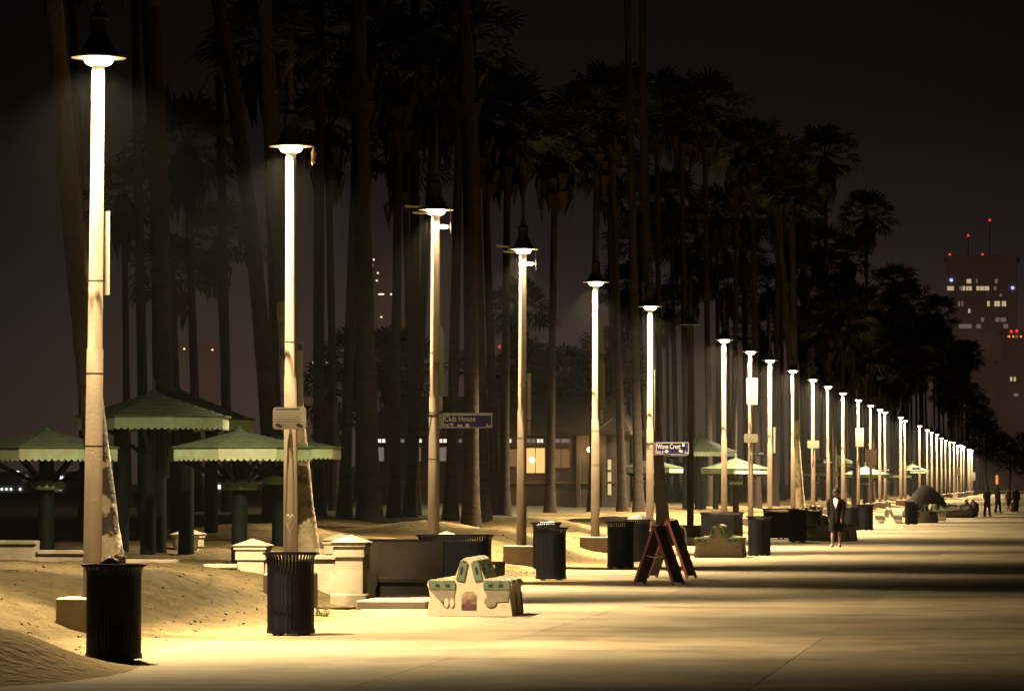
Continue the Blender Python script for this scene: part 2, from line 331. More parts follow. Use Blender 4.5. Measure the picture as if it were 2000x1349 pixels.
for q, f in enumerate(fsx):
    v = vsx[f[0]]
    if v[0] < -19.5 + 2.2*noise.noise(Vector((v[0]*.2, v[1]*.09, 3))): idx[q] = 1
me.polygons.foreach_set('material_index', idx); me.polygons.foreach_set('use_smooth', [True]*len(fsx))
so = bpy.data.objects.new('sand_ground', me); col.objects.link(so); tag(so, kind='structure')
tag(obj('ground', MB().box((0, 2400, -.35), (5200, 5600, .3)), M['asphalt']), kind='structure')
# the promenade: concrete panels near, one sheet beyond
path = obj('path', MB().box((-1.5, 500, -.115), (18.0, 1000, .2)), M['joint']); tag(path, kind='structure')
panel_me = {}
for i, (xa, xb) in enumerate(((-10.4, -6.55), (-6.55, -2.75), (-2.75, 1.1), (1.1, 4.8), (4.8, 7.5))):
    for j in range(16):
        ya = 26.0 + j*6.4
        key = i
        if key not in panel_me:
            b = MB().bbox((0, 0, 0), (xb-xa-.005, 6.4-.005, .05), .0012); panel_me[key] = b.mesh('concrete_panel'); panel_me[key].materials.append(M['concrete'])
        o = obj('concrete_panel', panel_me[key], None, path, loc=((xa+xb)/2, ya+3.2, -.05 + .004*rnd.random()))
obj('far_paving', MB().box((-1.45, 564, -.02), (17.85, 871.0, .044)), M['concrete'], path)

# ================================================================ street lamps
POLE_X = -11.7
ledm = M['led']
def pole_radius(z): return .118 - .0045*z
def lamp_meshes(n):
    P = {}
    P['pole'] = MB().lathe([(pole_radius(0), 0), (pole_radius(0), .4), (pole_radius(3.6), 3.6), (pole_radius(3.6)-.008, 3.62), (pole_radius(7.2)-.008, 7.35)], n, caps=True)
    P['hood'] = MB().lathe([(.30, 7.235), (.345, 7.235), (.35, 7.252), (.25, 7.275), (.19, 7.35), (.145, 7.45), (.12, 7.50), (.10, 7.50)], n, caps=True)
    nk = MB().lathe([(.075, 7.502), (.075, 7.70)], n, caps=True)
    for k in range(10):
        a = 2*math.pi*k/10; nk.box((.098*math.cos(a), .098*math.sin(a), 7.60), (.025, .03, .19), rz=a)
    nk.lathe([(.125, 7.702), (.125, 7.735), (.06, 7.80), (.062, 7.88), (.04, 7.92)], n, caps=True)
    P['neck'] = nk
    P['mast'] = MB().lathe([(.036, 7.91), (.034, 8.5), (.045, 8.51), (.045, 8.56), (.030, 8.57), (.024, 9.05), (.006, 9.10)], 8, caps=True)
    P['diffuser'] = MB().lathe([(.185, 7.230), (.18, 7.19), (.155, 7.155), (.115, 7.135)], n, caps=False)
    P['reflector'] = MB().lathe([(.345, 7.233), (.345, 7.228), (.10, 7.231)], n, caps=False)
    P['footing'] = MB().bbox((0, 0, -.5), (.74, .74, 1.03), .02)
    return P
LM = lamp_meshes(20); LM = {k: v.mesh(k) for k, v in LM.items()}
LMAT = dict(reflector='white', pole='pole', hood='hood', neck='hood', mast='hood', diffuser='led', footing='footing')
SMOOTH = {'pole', 'hood', 'mast'}
for k, v in LM.items():
    v.materials.append(M[LMAT[k]])
    if k in SMOOTH:
        v.polygons.foreach_set('use_smooth', [True]*len(v.polygons)); v.set_sharp_from_angle(angle=R(35))
def lamp_light(parent, a, power, r=.27, size=.05, cone=146, tilt=(0, R(8), 0), blend=1.0):
    ld = bpy.data.lights.new('lamp_light', 'SPOT'); ld.energy = power; ld.color = LAMP_COL
    ld.spot_size = R(cone); ld.spot_blend = blend; ld.shadow_soft_size = size
    o = bpy.data.objects.new('lamp_light', ld); col.objects.link(o); o.parent = parent
    o.location = (r*math.cos(a), r*math.sin(a), 7.09)
    if tilt: o.rotation_euler = (tilt[0], -tilt[1], 0)
    return o
# (px of pole, angle of the lit side, lit, mast length factor)
LAMPS = [(180, -84, 1), (568, -128, 1), (846, -172, 1), (1018, -168, 1), (1162, -128, 1), (1269, -104, 1), (1348, 0, 0), (1414, -124, 1), (1466, -140, 1), (1503, -110, 1),
         (1549, -150, 1), (1588, -122, 1), (1618, -145, 1), (1646, -112, 1), (1676, -130, 1), (1700, -150, 1), (1718, -118, 1), (1729, -140, 1), (1759, -120, 1), (1768, -150, 1),
         (1796, -125, 1), (1811, -140, 1), (1820, -115, 1), (1830, -132, 1), (1839, -120, 1), (1847, -150, 1), (1855, -128, 1), (1863, -118, 1), (1870, -135, 1), (1877, -120, 1), (1882, -140, 1), (1891, -120, 1), (1894, -130, 1), (1898, -125, 1)]
lamp_pos = []; lamp_objs = []
for i, (px, a, lit) in enumerate(LAMPS):
    p = on_x(px, 900, POLE_X); X, Y = POLE_X, p.y
    if i >= 18: X += .35*rnd.uniform(-1, 1); Y = on_x(px, 900, X).y
    lamp_pos.append((X, Y))
    if i == 6: lab = 'unlit lamp post with dark hood and mast beside the second blue street sign'
    else:
        extra = {0: 'nearest and tallest lit lamp post, behind the nearest black bin', 1: 'second lit lamp post from the left, with the white notice on it',
                 2: 'third lit lamp post from the left, carrying the first blue street sign', 3: 'fourth lit lamp post from the left, standing on a concrete block',
                 4: 'fifth lit lamp post from the left with two stacked green boards', 5: 'sixth lit lamp post from the left, carrying the second blue street sign'}
        lab = extra.get(i, '%s lit lamp post from the left in the receding row' % ordn(i if i > 6 else i+1))
    t = thing('lamp_post', lab, 'street lamp', (X, Y, 0), rnd.uniform(-.2, .2) if i > 5 else 0, 'lamp posts along the promenade')
    lamp_objs.append(t)
    lean = (0.006, -0.004, .004, .003, 0.001, 0, 0, 0)[i] if i < 8 else rnd.uniform(-.004, .004)
    t.rotation_euler[1] = lean + .003
    for k in ('footing', 'pole', 'hood', 'reflector', 'neck', 'mast', 'diffuser'):
        if k == 'diffuser' and not lit: continue
        o = obj(k, LM[k], None, t)
        if k == 'mast': o.location.z = 0
    if i in (2, 3):                                   # plates hanging askew
        for (dx, dz, sx, ry) in ((-.34, 7.29, .5, .05), (-.22, 7.17, .42, .03)):
            obj('light_plate', MB().box((dx, -.05, dz), (sx, .3, .028), ry=ry), M['white'], t)
        obj('fallen_diffuser', MB().sphere((.16, -.06, 6.90), .10, 12, 8, .4), M['led'], t)
        obj('hanging_bracket', MB().box((.30, -.08, 7.0), (.02, .02, .5)), M['strap'], t)
    if i < 16:
        for z in ((4.15, 2.95) if i % 2 else (4.45, 3.3, 2.4)):
            obj('strap', MB().lathe([(pole_radius(z)+.001, z-.012), (pole_radius(z)+.006, z-.012), (pole_radius(z)+.006, z+.012), (pole_radius(z)+.001, z+.012)], 16), M['strap'], t)
    if lit:
        pw = LAMP_W*(1.3, 1.3, 1.35, 1.4, 1.85, 1.9)[i] if i < 6 else LAMP_W*rnd.uniform(1.6, 2.3)
        if i > 19: pw *= .9
        if i == 0:
            lamp_light(t, R(-74), pw*.58, r=.22, cone=146, blend=.9, tilt=(R(6), R(2), 0)); lamp_light(t, R(-152), pw*.46, r=.22, cone=146, blend=.9, tilt=(R(6), R(2), 0))
        elif i == 1: lamp_light(t, R(a), pw, r=.24, cone=150, tilt=(R(6), R(0), 0), blend=.95)
        elif i < 4:
            lamp_light(t, R(a), pw, r=.13, size=.03, cone=128); lamp_light(t, R(-62), pw*.03, r=.2, size=.03, cone=120)
        elif 7 <= i <= 12: lamp_light(t, R(a), pw, r=.25, cone=166, blend=.9, tilt=(0, R(-6), 0))
        else: lamp_light(t, R(a), pw, r=.27, cone=128)
def pole_at(i): return lamp_pos[i]

# rubbish dangling from the second lamp's hood
X, Y = pole_at(1)
m = MB()
q = [(.36, 0, 7.22), (.365, -.01, 7.12), (.35, 0, 7.02), (.37, .01, 6.95)]
m.tube(q, [.012, .05, .035, .012], 6); m.tube([(.35, 0, 7.05), (.33, 0, 6.97), (.335, 0, 6.93)], [.03, .02, .005], 5)
tag(obj('hanging_rag', m, M['card'], loc=(X, Y, 0)), 'torn orange rag dangling from the hood of the second lamp', 'rag')

# ================================================================ garden walls, pillars and the wall bench
def pillar(px, py_top, Y, label, wdt=.62, zb=-.1):
    p = at(px, py_top, Y); zt = p.z
    t = thing('stucco_pillar', label, 'pillar', (p.x, p.y, zb), 0, 'capped pillars of the garden wall')
    H = zt - zb; k = wdt/.62
    obj('shaft', MB().bbox((0, 0, 0), (.46*k, .46*k, H-.36), .008), M['stucco'], t)
    obj('plinth', MB().bbox((0, 0, 0), (.60*k, .60*k, .14+(.1 if zb < 0 else 0)), .02), M['stucco'], t)
    obj('neck_block', MB().bbox((0, 0, H-.358), (.52*k, .52*k, .17), .012), M['stucco'], t)
    obj('moulding', MB().bbox((0, 0, H-.186), (.57*k, .57*k, .05), .01), M['stucco'], t)
    c = MB(); a = .31*k; b = .29*k
    c.loft([[(-b,-b,H-.134),(b,-b,H-.134),(b,b,H-.134),(-b,b,H-.134)], [(-a,-a,H-.118),(a,-a,H-.118),(a,a,H-.118),(-a,a,H-.118)], [(-.01,-.01,H),(.01,-.01,H),(.01,.01,H),(-.01,.01,H)]])
    obj('cap', c, M['stucco'], t)
    return p
WY = 67.4
pillar(494, 1051, 68.4, 'cream stucco pillar with pyramid cap between the nearest ribbed bin and the green shelters', zb=.1)
pillar(686, 1044, 66.2, 'nearest full-height cream pillar with pyramid cap beside the wall bench')
pillar(665, 1041, 71.0, 'pyramid-capped pillar standing just behind the full-height cream pillar', zb=.2)
pillar(368, 1031, 79.0, 'small pale pillar cap showing beside the dark green shelter post', zb=.3)
pillar(872, 1037, 75.5, 'pyramid cap peeping over the wide black container', zb=.2)
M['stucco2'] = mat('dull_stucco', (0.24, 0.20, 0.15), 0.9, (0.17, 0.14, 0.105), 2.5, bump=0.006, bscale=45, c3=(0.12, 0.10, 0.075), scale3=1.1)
wl = thing('stepped_wall', 'low cream stucco wall stepping down to the right behind the nearest lamp post', 'wall', (0, 68.6, 0))
for xa, xb, py in ((-60, 75, 1056), (75, 240, 1075), (240, 347, 1093)):
    A = at(xa, py, 68.6); B = at(xb, py, 68.6); cx = (A.x+B.x)/2; L = B.x-A.x
    obj('wall_panel', MB().box((cx, 0, (A.z-.05)/2), (L-.004, .16, A.z-.05)), M['stucco2'], wl)
    obj('coping', MB().bbox((cx, 0, A.z-.048), (L-.004, .26, .06), .012), M['stucco2'], wl)
def low_wall(pxa, pxb, py, Y, label, mt='stucco', cm='stucco', zb=-.05, cap=.06):
    A = at(pxa, py, Y); B = at(pxb, py, Y)
    t = thing('garden_wall', label, 'wall', ((A.x+B.x)/2, Y, zb))
    H = A.z-zb
    obj('wall_panel', MB().box((0, 0, (H-cap)/2), (B.x-A.x, .17, H-cap)), M[mt], t)
    obj('coping', MB().bbox((0, 0, H-cap+.002), (B.x-A.x, .27, cap), .012), M[cm], t)
    return t
low_wall(520, 662, 1084, 67.3, 'cream wall section behind the second ribbed bin, joining two capped pillars')
low_wall(400, 466, 1101, 68.2, 'short coping-topped wall left of the smaller capped pillar', zb=.1)
low_wall(693, 838, 1052, 74.0, 'shadow-coloured wall behind the wall bench and the wide black container', 'stuccod', 'stuccod')
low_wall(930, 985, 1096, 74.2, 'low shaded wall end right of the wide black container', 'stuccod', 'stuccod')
# bench of masonry with scroll-shaped end
A = at(716, 1170, 67.6); B = at(846, 1170, 67.6)
t = thing('wall_bench', 'dark masonry wall bench with scroll-shaped end beside the capped pillar', 'bench', (A.x, 67.6, 0))
def sc(px, py): q = at(px, py, 67.6); return (q.x-A.x, q.z)
pts = [sc(*p) for p in ((717, 1096), (722, 1096), (726, 1103), (727, 1110), (734, 1113), (742, 1118), (747, 1127), (746, 1139), (742, 1150), (744, 1168), (717, 1168))]
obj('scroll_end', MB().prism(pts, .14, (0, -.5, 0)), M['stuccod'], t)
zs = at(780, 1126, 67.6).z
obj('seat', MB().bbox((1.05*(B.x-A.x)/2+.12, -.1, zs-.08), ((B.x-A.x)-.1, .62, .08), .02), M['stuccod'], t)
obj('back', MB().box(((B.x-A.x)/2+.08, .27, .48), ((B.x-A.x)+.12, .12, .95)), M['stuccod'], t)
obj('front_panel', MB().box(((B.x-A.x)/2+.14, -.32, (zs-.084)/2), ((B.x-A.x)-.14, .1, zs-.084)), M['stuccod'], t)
A = at(716, 1195, 63.5); B = at(850, 1195, 63.5)
t = thing('concrete_step', 'long low concrete step in front of the wall bench', 'step', ((A.x+B.x)/2, 64.2, -.02))
obj('slab', MB().bbox((0, 0, 0), (B.x-A.x, 3.4, .15), .02), M['footing'], t)

# ================================================================ green shelters
def shelter(px, Y, Rr, z_eave, z_peak, label, a0, posts=1, detail=True, ground_z=None, zdrop=.25):
    c = at(px, 950, Y); z0 = hs(c.x, Y) - .1 if ground_z is None else ground_z
    t = thing('green_shelter', label, 'shelter', (c.x, Y, z0), 0, 'octagonal green shelters')
    ze, zp = z_eave - z0, z_peak - z0
    cor = [(Rr*math.cos(a0+k*math.pi/4), Rr*math.sin(a0+k*math.pi/4)) for k in range(8)]
    nc = 9 if detail else 4
    for k in range(8):
        (xa, ya), (xb, yb) = cor[k], cor[(k+1) % 8]
        rp = MB()
        for i in range(nc):                            # stepped shingle courses
            t0, t1 = i/nc, (i+1)/nc
            za = ze + zdrop + (zp-ze-zdrop)*(t0**1.08); zb = ze + zdrop + (zp-ze-zdrop)*(t1**1.08); lip = .016
            f0, f1 = 1.03-t0*.99, 1.03-t1*.99
            v = [(xa*f0, ya*f0, za+lip), (xb*f0, yb*f0, za+lip), (xb*f1, yb*f1, zb), (xa*f1, ya*f1, zb), (xa*f0, ya*f0, za-.012), (xb*f0, yb*f0, za-.012)]
            rp.add(v, [(0, 1, 2, 3), (4, 5, 1, 0)])
        obj('roof_panel', rp, M['roofg'], t)
        ns = 9 if detail else 6
        fb = MB(); L = math.hypot(xb-xa, yb-ya); ux, uy = (xb-xa)/L, (yb-ya)/L; nxn, nyn = uy, -ux
        low = []
        seg = 6
        for i in range(ns*seg+1):
            u = i/(ns*seg); ph = (i % seg)/seg
            low.append((u*L, ze + .045*(1-math.sin(math.pi*ph))))
        n = len(low)
        tp = [(u, ze+zdrop-.004) for u, _ in low]
        def P3(u, z, d): return (xa+ux*u+nxn*d, ya+uy*u+nyn*d, z)
        vs_ = [P3(u, z, 0) for u, z in low] + [P3(u, z, 0) for u, z in tp] + [P3(u, z, -.03) for u, z in low] + [P3(u, z, -.03) for u, z in tp]
        fs = []
        for i in range(n-1):
            fs += [(i, i+1, n+i+1, n+i), (2*n+i+1, 2*n+i, 3*n+i, 3*n+i+1), (2*n+i, 2*n+i+1, i+1, i)]
        fb.add(vs_, fs); obj('fascia_board', fb, M['green'], t)
    zc = ze - .42
    if posts == 1:
        obj('post', MB().lathe([(.155, 0), (.15, .3), (.14, ze+.5)], 12, caps=True), M['greend'], t, True)
        obj('collar', MB().lathe([(.12, zc-.10), (.30, zc-.09), (.335, zc-.05), (.335, zc+.06), (.30, zc+.09), (.12, zc+.10)], 20), M['greenm'], t, True)
        rb = .28
        for k in range(8):
            a = a0 + k*math.pi/4
            obj('brace', MB().tube([(rb*math.cos(a), rb*math.sin(a), zc+.06), (Rr*.93*math.cos(a), Rr*.93*math.sin(a), ze+.10)], .042, 6), M['greend'], t)
    else:
        for k in range(4):
            a = a0 + .35 + k*math.pi/2
            q = (Rr*.42*math.cos(a), Rr*.42*math.sin(a))
            obj('post', MB().lathe([(.16, 0), (.15, .3), (.145, ze+.35)], 12, (q[0], q[1], 0), caps=True), M['greend'], t, True)
            obj('brace', MB().tube([(q[0], q[1], ze-.5), (q[0]*2.1, q[1]*2.1, ze+.06)], .05, 6), M['greend'], t)
    rf = MB().lathe([(Rr*.96, ze+zdrop-.02), (.05, zp-.10)], 8, a0=a0); obj('soffit', rf, M['greend'], t)
    fz = .22 if posts > 1 or Y > 150 else .0
    obj('finial', MB().lathe([(.10, zp-.03), (.08, zp+.03), (.03, zp+.05), (.035, zp+.06+fz*.5), (.008, zp+.08+fz)], 10, caps=True), M['roofg'], t, True)
    return t
YS = 72.6
CA = R(-95)
shelter(91, YS, 1.36, 2.33, 2.90, 'leftmost green octagonal umbrella shelter, partly behind the nearest lamp post', CA-R(2))
shelter(468, YS, 1.34, 2.33, 2.88, 'near green umbrella shelter with scalloped edge behind the second lamp post', CA)
shelter(300, YS+2.8, 1.47, 2.93, 3.64, 'taller dark-roofed green shelter on several posts between two umbrella shelters', CA-R(12), posts=4)
shelter(347, 88, 1.75, 3.06, 3.98, 'dark green shelter roof rising behind the taller left shelter', CA-R(4), posts=4)
shelter(545, 84, 1.32, 2.43, 2.95, 'brownish-edged green shelter half hidden behind the second lamp post', CA-R(18))
YS2 = 197.0
shelter(1271, YS2-4, 1.55, 2.40, 3.05, 'small lit green umbrella shelter behind the sixth lamp post', CA, ground_z=.3)
shelter(1437, YS2, 1.68, 2.36, 3.1, 'small green umbrella shelter with bright scalloped edge behind the slatted bins', CA+R(8), ground_z=.3)
shelter(1368, YS2+8, 1.85, 3.25, 4.25, 'taller green shelter roof behind the second blue street sign', CA, posts=4, ground_z=.3)
shelter(1592, 292, 1.7, 2.40, 3.1, 'far pale green shelter left of the walking person', CA, detail=False, ground_z=.2)
shelter(1690, 300, 1.8, 2.30, 3.1, 'far pale green shelter just right of the walking person', CA, detail=False, ground_z=.2)
shelter(1628, 306, 1.9, 3.10, 4.1, 'far taller green shelter above the walking person', CA, posts=4, detail=False, ground_z=.2)
shelter(1748, 420, 1.7, 2.45, 3.2, 'tiny far green shelter above the dark tent', CA, detail=False, ground_z=.2)
shelter(1782, 436, 1.8, 2.95, 3.9, 'tiny far taller green shelter in front of the dense lamp row', CA, posts=4, detail=False, ground_z=.2)

# ================================================================ ribbed bins
def ribbed(nm, footprint, nbar, H, barw):
    """slatted receptacle; footprint(a, r) -> point on outline offset r from the outline"""
    P = {}
    sl = MB()
    for k in range(nbar):
        u = k/nbar
        rows = []
        for off, z in ((0, .03), (0, H-.115), (.010, H-.065), (.038, H-.018)):
            (x, y), (tx, ty), (nx_, ny_) = footprint(u)
            hw = barw/2; th = .006
            rows.append([(x+nx_*off-tx*hw, y+ny_*off-ty*hw, z), (x+nx_*off+tx*hw, y+ny_*off+ty*hw, z), (x+nx_*(off-th)+tx*hw, y+ny_*(off-th)+ty*hw, z), (x+nx_*(off-th)-tx*hw, y+ny_*(off-th)-ty*hw, z)])
        sl.loft(rows, False, True)
    P['slats'] = sl
    def hoop(o0, o1, z0, z1, n=48):
        m_ = MB(); rings = []
        for o_, z in ((o0, z0), (o1, z0), (o1, z1), (o0, z1), (o0, z0)):
            r_ = []
            for k in range(n):
                (x, y), _, (nx_, ny_) = footprint(k/n); r_.append((x+nx_*o_, y+ny_*o_, z))
            rings.append(r_)
        return m_.loft(rings, False, False)
    P['top_ring'] = hoop(.028, .056, H-.026, H)
    P['base_ring'] = hoop(-.012, .012, .03, .085)
    mid = hoop(-.014, -.007, H*.33, H*.33+.04); P['middle_ring'] = mid
    ln = MB(); rings = []
    for o_, z in ((-.04, .07), (-.04, H-.12), (-.055, H-.12), (-.055, .4)):
        rings.append([(footprint(k/36)[0][0]+footprint(k/36)[2][0]*o_, footprint(k/36)[0][1]+footprint(k/36)[2][1]*o_, z) for k in range(36)])
    ln.loft(rings, True, True); P['liner'] = ln
    for k in range(4):
        (x, y), _, (nx_, ny_) = footprint(k/4+.125); P['foot%d' % k] = MB().box((x-nx_*.07, y-ny_*.07, .02), (.08, .08, .04))
    out_ = {}
    for k, v in P.items():
        me_ = v.mesh(k.rstrip('0123')); me_.materials.append(M['liner' if k == 'liner' else 'black']); out_[k] = me_
    return out_
def circ(r):
    def f(u):
        a = 2*math.pi*u; return (r*math.cos(a), r*math.sin(a)), (-math.sin(a), math.cos(a)), (math.cos(a), math.sin(a))
    return f
def stadium(hx, hy, rr):
    sx, sy = hx-rr, hy-rr
    Ltot = 4*sx + 4*sy + 2*math.pi*rr
    def f(u):
        s = (u % 1.0)*Ltot
        segs = [('l', (-sx, -hy), (1, 0), 2*sx, (0, -1)), ('c', (sx, -sy), -90), ('l', (hx, -sy), (0, 1), 2*sy, (1, 0)), ('c', (sx, sy), 0), ('l', (sx, hy), (-1, 0), 2*sx, (0, 1)), ('c', (-sx, sy), 90), ('l', (-hx, sy), (0, -1), 2*sy, (-1, 0)), ('c', (-sx, -sy), 180)]
        for g in segs:
            ln = g[3] if g[0] == 'l' else math.pi*rr/2
            if s <= ln+1e-9:
                if g[0] == 'l': return (g[1][0]+g[2][0]*s, g[1][1]+g[2][1]*s), g[2], g[4]
                a = R(g[2]) + s/rr; return (g[1][0]+rr*math.cos(a), g[1][1]+rr*math.sin(a)), (-math.sin(a), math.cos(a)), (math.cos(a), math.sin(a))
            s -= ln
        return (-sx, -hy), (1, 0), (0, -1)
    return f
BIN = ribbed('bin', circ(.30), 42, 1.06, .030)
WIDE = ribbed('wide', stadium(.60, .42, .2), 92, 1.06, .030)
def bin_(px, py, label, kind=None, rz=0.0, group='ribbed black litter bins', z=0.0, sc_=1.0, nm='litter_bin', cat='litter bin', feet=True, tilt=0):
    p = ground(px, py, z) if not isinstance(px, Vector) else px
    t = thing(nm, label, cat, (p.x, p.y, z), rz, group); t.scale = (sc_,)*3; t.rotation_euler[1] = tilt
    for k, me_ in (kind or BIN).items():
        o = obj(k.rstrip('0123'), me_, None, t)
        if k == 'slats': tag(o, kind='stuff')
    return p
b1 = bin_(222, 1290, 'nearest litter bin, solid black and overflowing, before the first lamp post', rz=.1)
b2 = bin_(568, 1240, 'ribbed litter bin directly in front of the second lamp post', rz=.4, tilt=-.006)
b3 = bin_(1076, 1133, 'black litter bin beside the fourth lamp post, right of the concrete block', rz=.2)
b3b = bin_(1067, 1112, 'litter bin with white bag in its rim, half hidden behind the fourth lamp bin', rz=.3)
b4 = bin_(1212, 1109, 'black litter bin beside the fifth lamp post, left of the sandwich boards', rz=.7)
b5 = bin_(1245, 1099, 'litter bin with a white bag on top behind the red sandwich boards', rz=.1)
b6 = bin_(1483, 1085, 'black slatted bin standing alone right of the second bench', rz=.5)
b7 = bin_(1558, 1058, 'slatted bin with light shining through its base, behind the lone slatted bin', rz=.25)
b8 = bin_(1590, 1049, 'litter bin heaped with white cups left of the walking person', rz=.8)
b9 = bin_(1663, 1036, 'dark bin just right of the walking person', rz=.2)
b10 = bin_(1691, 1035, 'dark bin beside the bench right of the walking person', rz=.9)
b11 = bin_(1780, 1024, 'far dark bin in front of the dome tent', rz=.3)
bin_(889, 1164, 'wide black ribbed container behind the nearest double bench', WIDE, .02, 'wide black ribbed containers', nm='wide_container', cat='container')
bin_(1410, 1068, 'wide dark container behind the second double bench', WIDE, -.1, 'wide black ribbed containers', nm='wide_container', cat='container')
bin_(1525, 1052, 'wide dark container between two slatted bins, papers on top', WIDE, .1, 'wide black ribbed containers', nm='wide_container', cat='container')
# rubbish in the bins
def lump(r, seed, sq=.6, n=14, m=9):
    mb = MB(); mb.sphere((0, 0, 0), r, n, m, sq)
    mb.v = [tuple(Vector(v)*(1+.35*noise.noise(Vector(v)*(2.2/r)*.6+Vector((seed, 0, 0))))) for v in mb.v]; return mb
bz = 1.0
m = MB().box((-.13, -.1, bz+.07), (.30, .16, .015), ry=-.5, rz=.2); m.box((-.06, .05, bz+.06), (.24, .02, .12), ry=-.5, rz=.6)
tag(obj('cardboard_scrap', m, M['card'], loc=b1), 'bent cardboard sticking out of the nearest bin', 'cardboard')
m = lump(.11, 2.0, .8); tag(obj('rubbish_bag', m, M['redcup'], loc=b1+Vector((-.02, -.1, bz+.06))), 'crumpled dark red rubbish on top of the nearest bin', 'rubbish')
m = MB().lathe([(.03, 0), (.045, .13), (.04, .13)], 10, caps=True); tag(obj('paper_cup', m, M['sticker'], loc=b1+Vector((.12, -.12, bz+.02))), 'pale paper cup in the nearest bin', 'cup')
m = lump(.23, 5.0, .45); tag(obj('bin_bag', m, M['bag'], loc=b5+Vector((.0, 0, bz+.06))), 'puffed white bin bag on the bin behind the sandwich boards', 'bin bag')
m = lump(.22, 8.0, .4); tag(obj('bin_bag', m, M['bag'], loc=b3b+Vector((0, 0, bz-.0))), 'white bin bag glowing through the rim of the hidden bin', 'bin bag')
for k in range(4):
    a = k*1.7; m = MB().lathe([(.035, 0), (.05, .15), (.045, .15)], 8, caps=True)
    o = obj('paper_cup', m, M['sticker'], loc=b8+Vector((.18*math.cos(a), .18*math.sin(a), bz-.02))); o.rotation_euler = (.5*math.cos(a*3), .6*math.sin(a*2), 0)
    tag(o, 'white cup on the bin left of the walking person, %s of four' % ('rearmost', 'right-hand', 'left-hand', 'foremost')[(2, 1, 3, 0)[k]], 'cup', 'cups heaped on a bin')
m = MB().box((0, 0, 0), (.5, .3, .02), ry=.08); tag(obj('paper_sheet', m, M['bag'], loc=ground(1525, 1052)+Vector((.1, 0, 1.075))), 'white papers lying on the wide container between two slatted bins', 'paper')

# ================================================================ double benches of concrete
def bench_profile():
    h = [(-.63, 0), (-.62, .06), (-.585, .30), (-.60, .40), (-.625, .46), (-.61, .515), (-.565, .535), (-.50, .530), (-.44, .555), (-.33, .560), (-.235, .545), (-.205, .60), (-.14, .775), (-.10, .835), (-.04, .862)]
    return h + [(-x, z) for x, z in reversed(h)]
BP = bench_profile()
def bench(px, py, label, rz=0.0, art=False, z=0.0, cream='benchc'):
    p = ground(px, py, z)
    t = thing('double_bench', label, 'bench', (p.x, p.y, z), rz, 'back-to-back concrete benches')
    for k, y in enumerate((0.0, .72, 1.44)):
        obj('end_plate', MB().prism(BP, .09, (0, y, 0)), M[cream], t)
    for s in (-1, 1):
        for i in range(3):                              # seat planks run between the plates
            obj('seat_plank', MB().bbox((s*(.28+.13*i), .765, .470), (.115, 1.62, .055), .008), M['benchg'], t)
        pf = [(-.18, .40), (.18, .40), (.18, .505), (-.16, .505)]
        hd = obj('seat_bracket', MB().prism([(s*.40+x*.95, zz) for x, zz in ((-.20, .395), (.20, .395), (.205, .49), (-.205, .49))], .05, (0, -.051, 0)), M['benchg'], t)
        for q in (-.085, .065):
            obj('slot', MB().box((s*.40+q*s, -.055, .448), (.065, .012, .042)), M['dark'], hd)
        obj('bracket_web', MB().prism([(s*.40-.19, .393), (s*.40+.19, .393), (s*.40+.17*1, .22 if s > 0 else .235), (s*.40+(-.02 if s < 0 else -.10), .21)] , .028, (0, -.029, 0)), M['bencht'], t)
        tl = s*.22
        bk = MB(); c = (s*.108, -.026, .655); bk.box(c, (.115, .05, .27), ry=-tl*1.0); b_o = obj('back_bracket', bk, M['benchg'], t)
        obj('slot', MB().box((s*.112, -.054, .665), (.035, .012, .11), ry=-tl), M['dark'], b_o)
        obj('slot', MB().box((s*.075, -.004, .795), (.055, .012, .018), ry=s*.15), M['dark'], t)
        for i in range(2):
            obj('back_plank', MB().bbox((s*(.14-.035*i), .765, .60+.12*i), (.045, 1.62, .10), .006), M['benchg'], t)
    if art:
        obj('portrait_sticker', MB().prism([(-.12, .095), (.105, .085), (.11, .30), (.06, .36), (-.04, .365), (-.12, .31)], .006, (0, -.0065, 0)), M['print_'], t)
        obj('sticker_band', MB().box((-.008, -.0085, .135), (.215, .005, .09)), M['redpr'], t)
        disc = MB(); disc.prism([(.31+.088*math.cos(2*math.pi*k/24), .215+.08*math.sin(2*math.pi*k/24)) for k in range(24)], .008, (0, -.038, 0)); obj('round_print', disc, M['bencht'], t)
        for cx in (-.335, -.255):
            e = MB().prism([(cx+.034*math.cos(2*math.pi*k/16), .20+.068*math.sin(2*math.pi*k/16)) for k in range(16)], .006, (0, -.037, 0)); obj('pale_eye_print', e, M['benchc'], t)
        for pts_ in ([(-.40, .24), (-.385, .17), (-.355, .125)], [(-.30, .25), (-.288, .16), (-.255, .125)]):
            obj('painted_stroke', MB().tube([(x, -.008, zz) for x, zz in pts_], [.012, .009, .005], 5), M['redcup'], t)
        obj('small_sticker', MB().box((.19, 1.40, .70), (.05, .006, .05)), M['sticker'], t)
    for k, y in enumerate((.72, 1.44)):
        obj('painted_side', MB().prism([(.60, .02), (.632, .02), (.606, .30), (.59, .34)], .075, (.003, y+.008, 0)), M['plum'], t)
    return t
bench(917, 1203, 'nearest cream double bench with green brackets, stickers and a printed portrait', .02, True)
bench(1402, 1089, 'second double bench in greenish cream, left of the lone slatted bin', .0)
bench(1606, 1056, 'double bench with pale arched back beside the walking person', -.35)
bench(1735, 1029, 'greenish double bench between the dark bins and the far bin', .05)
bench(1806, 1020, 'far double bench just right of the far dark bin', .0)
bench(1824, 1017, 'farthest double bench, below the tarpaulin heap', .1)

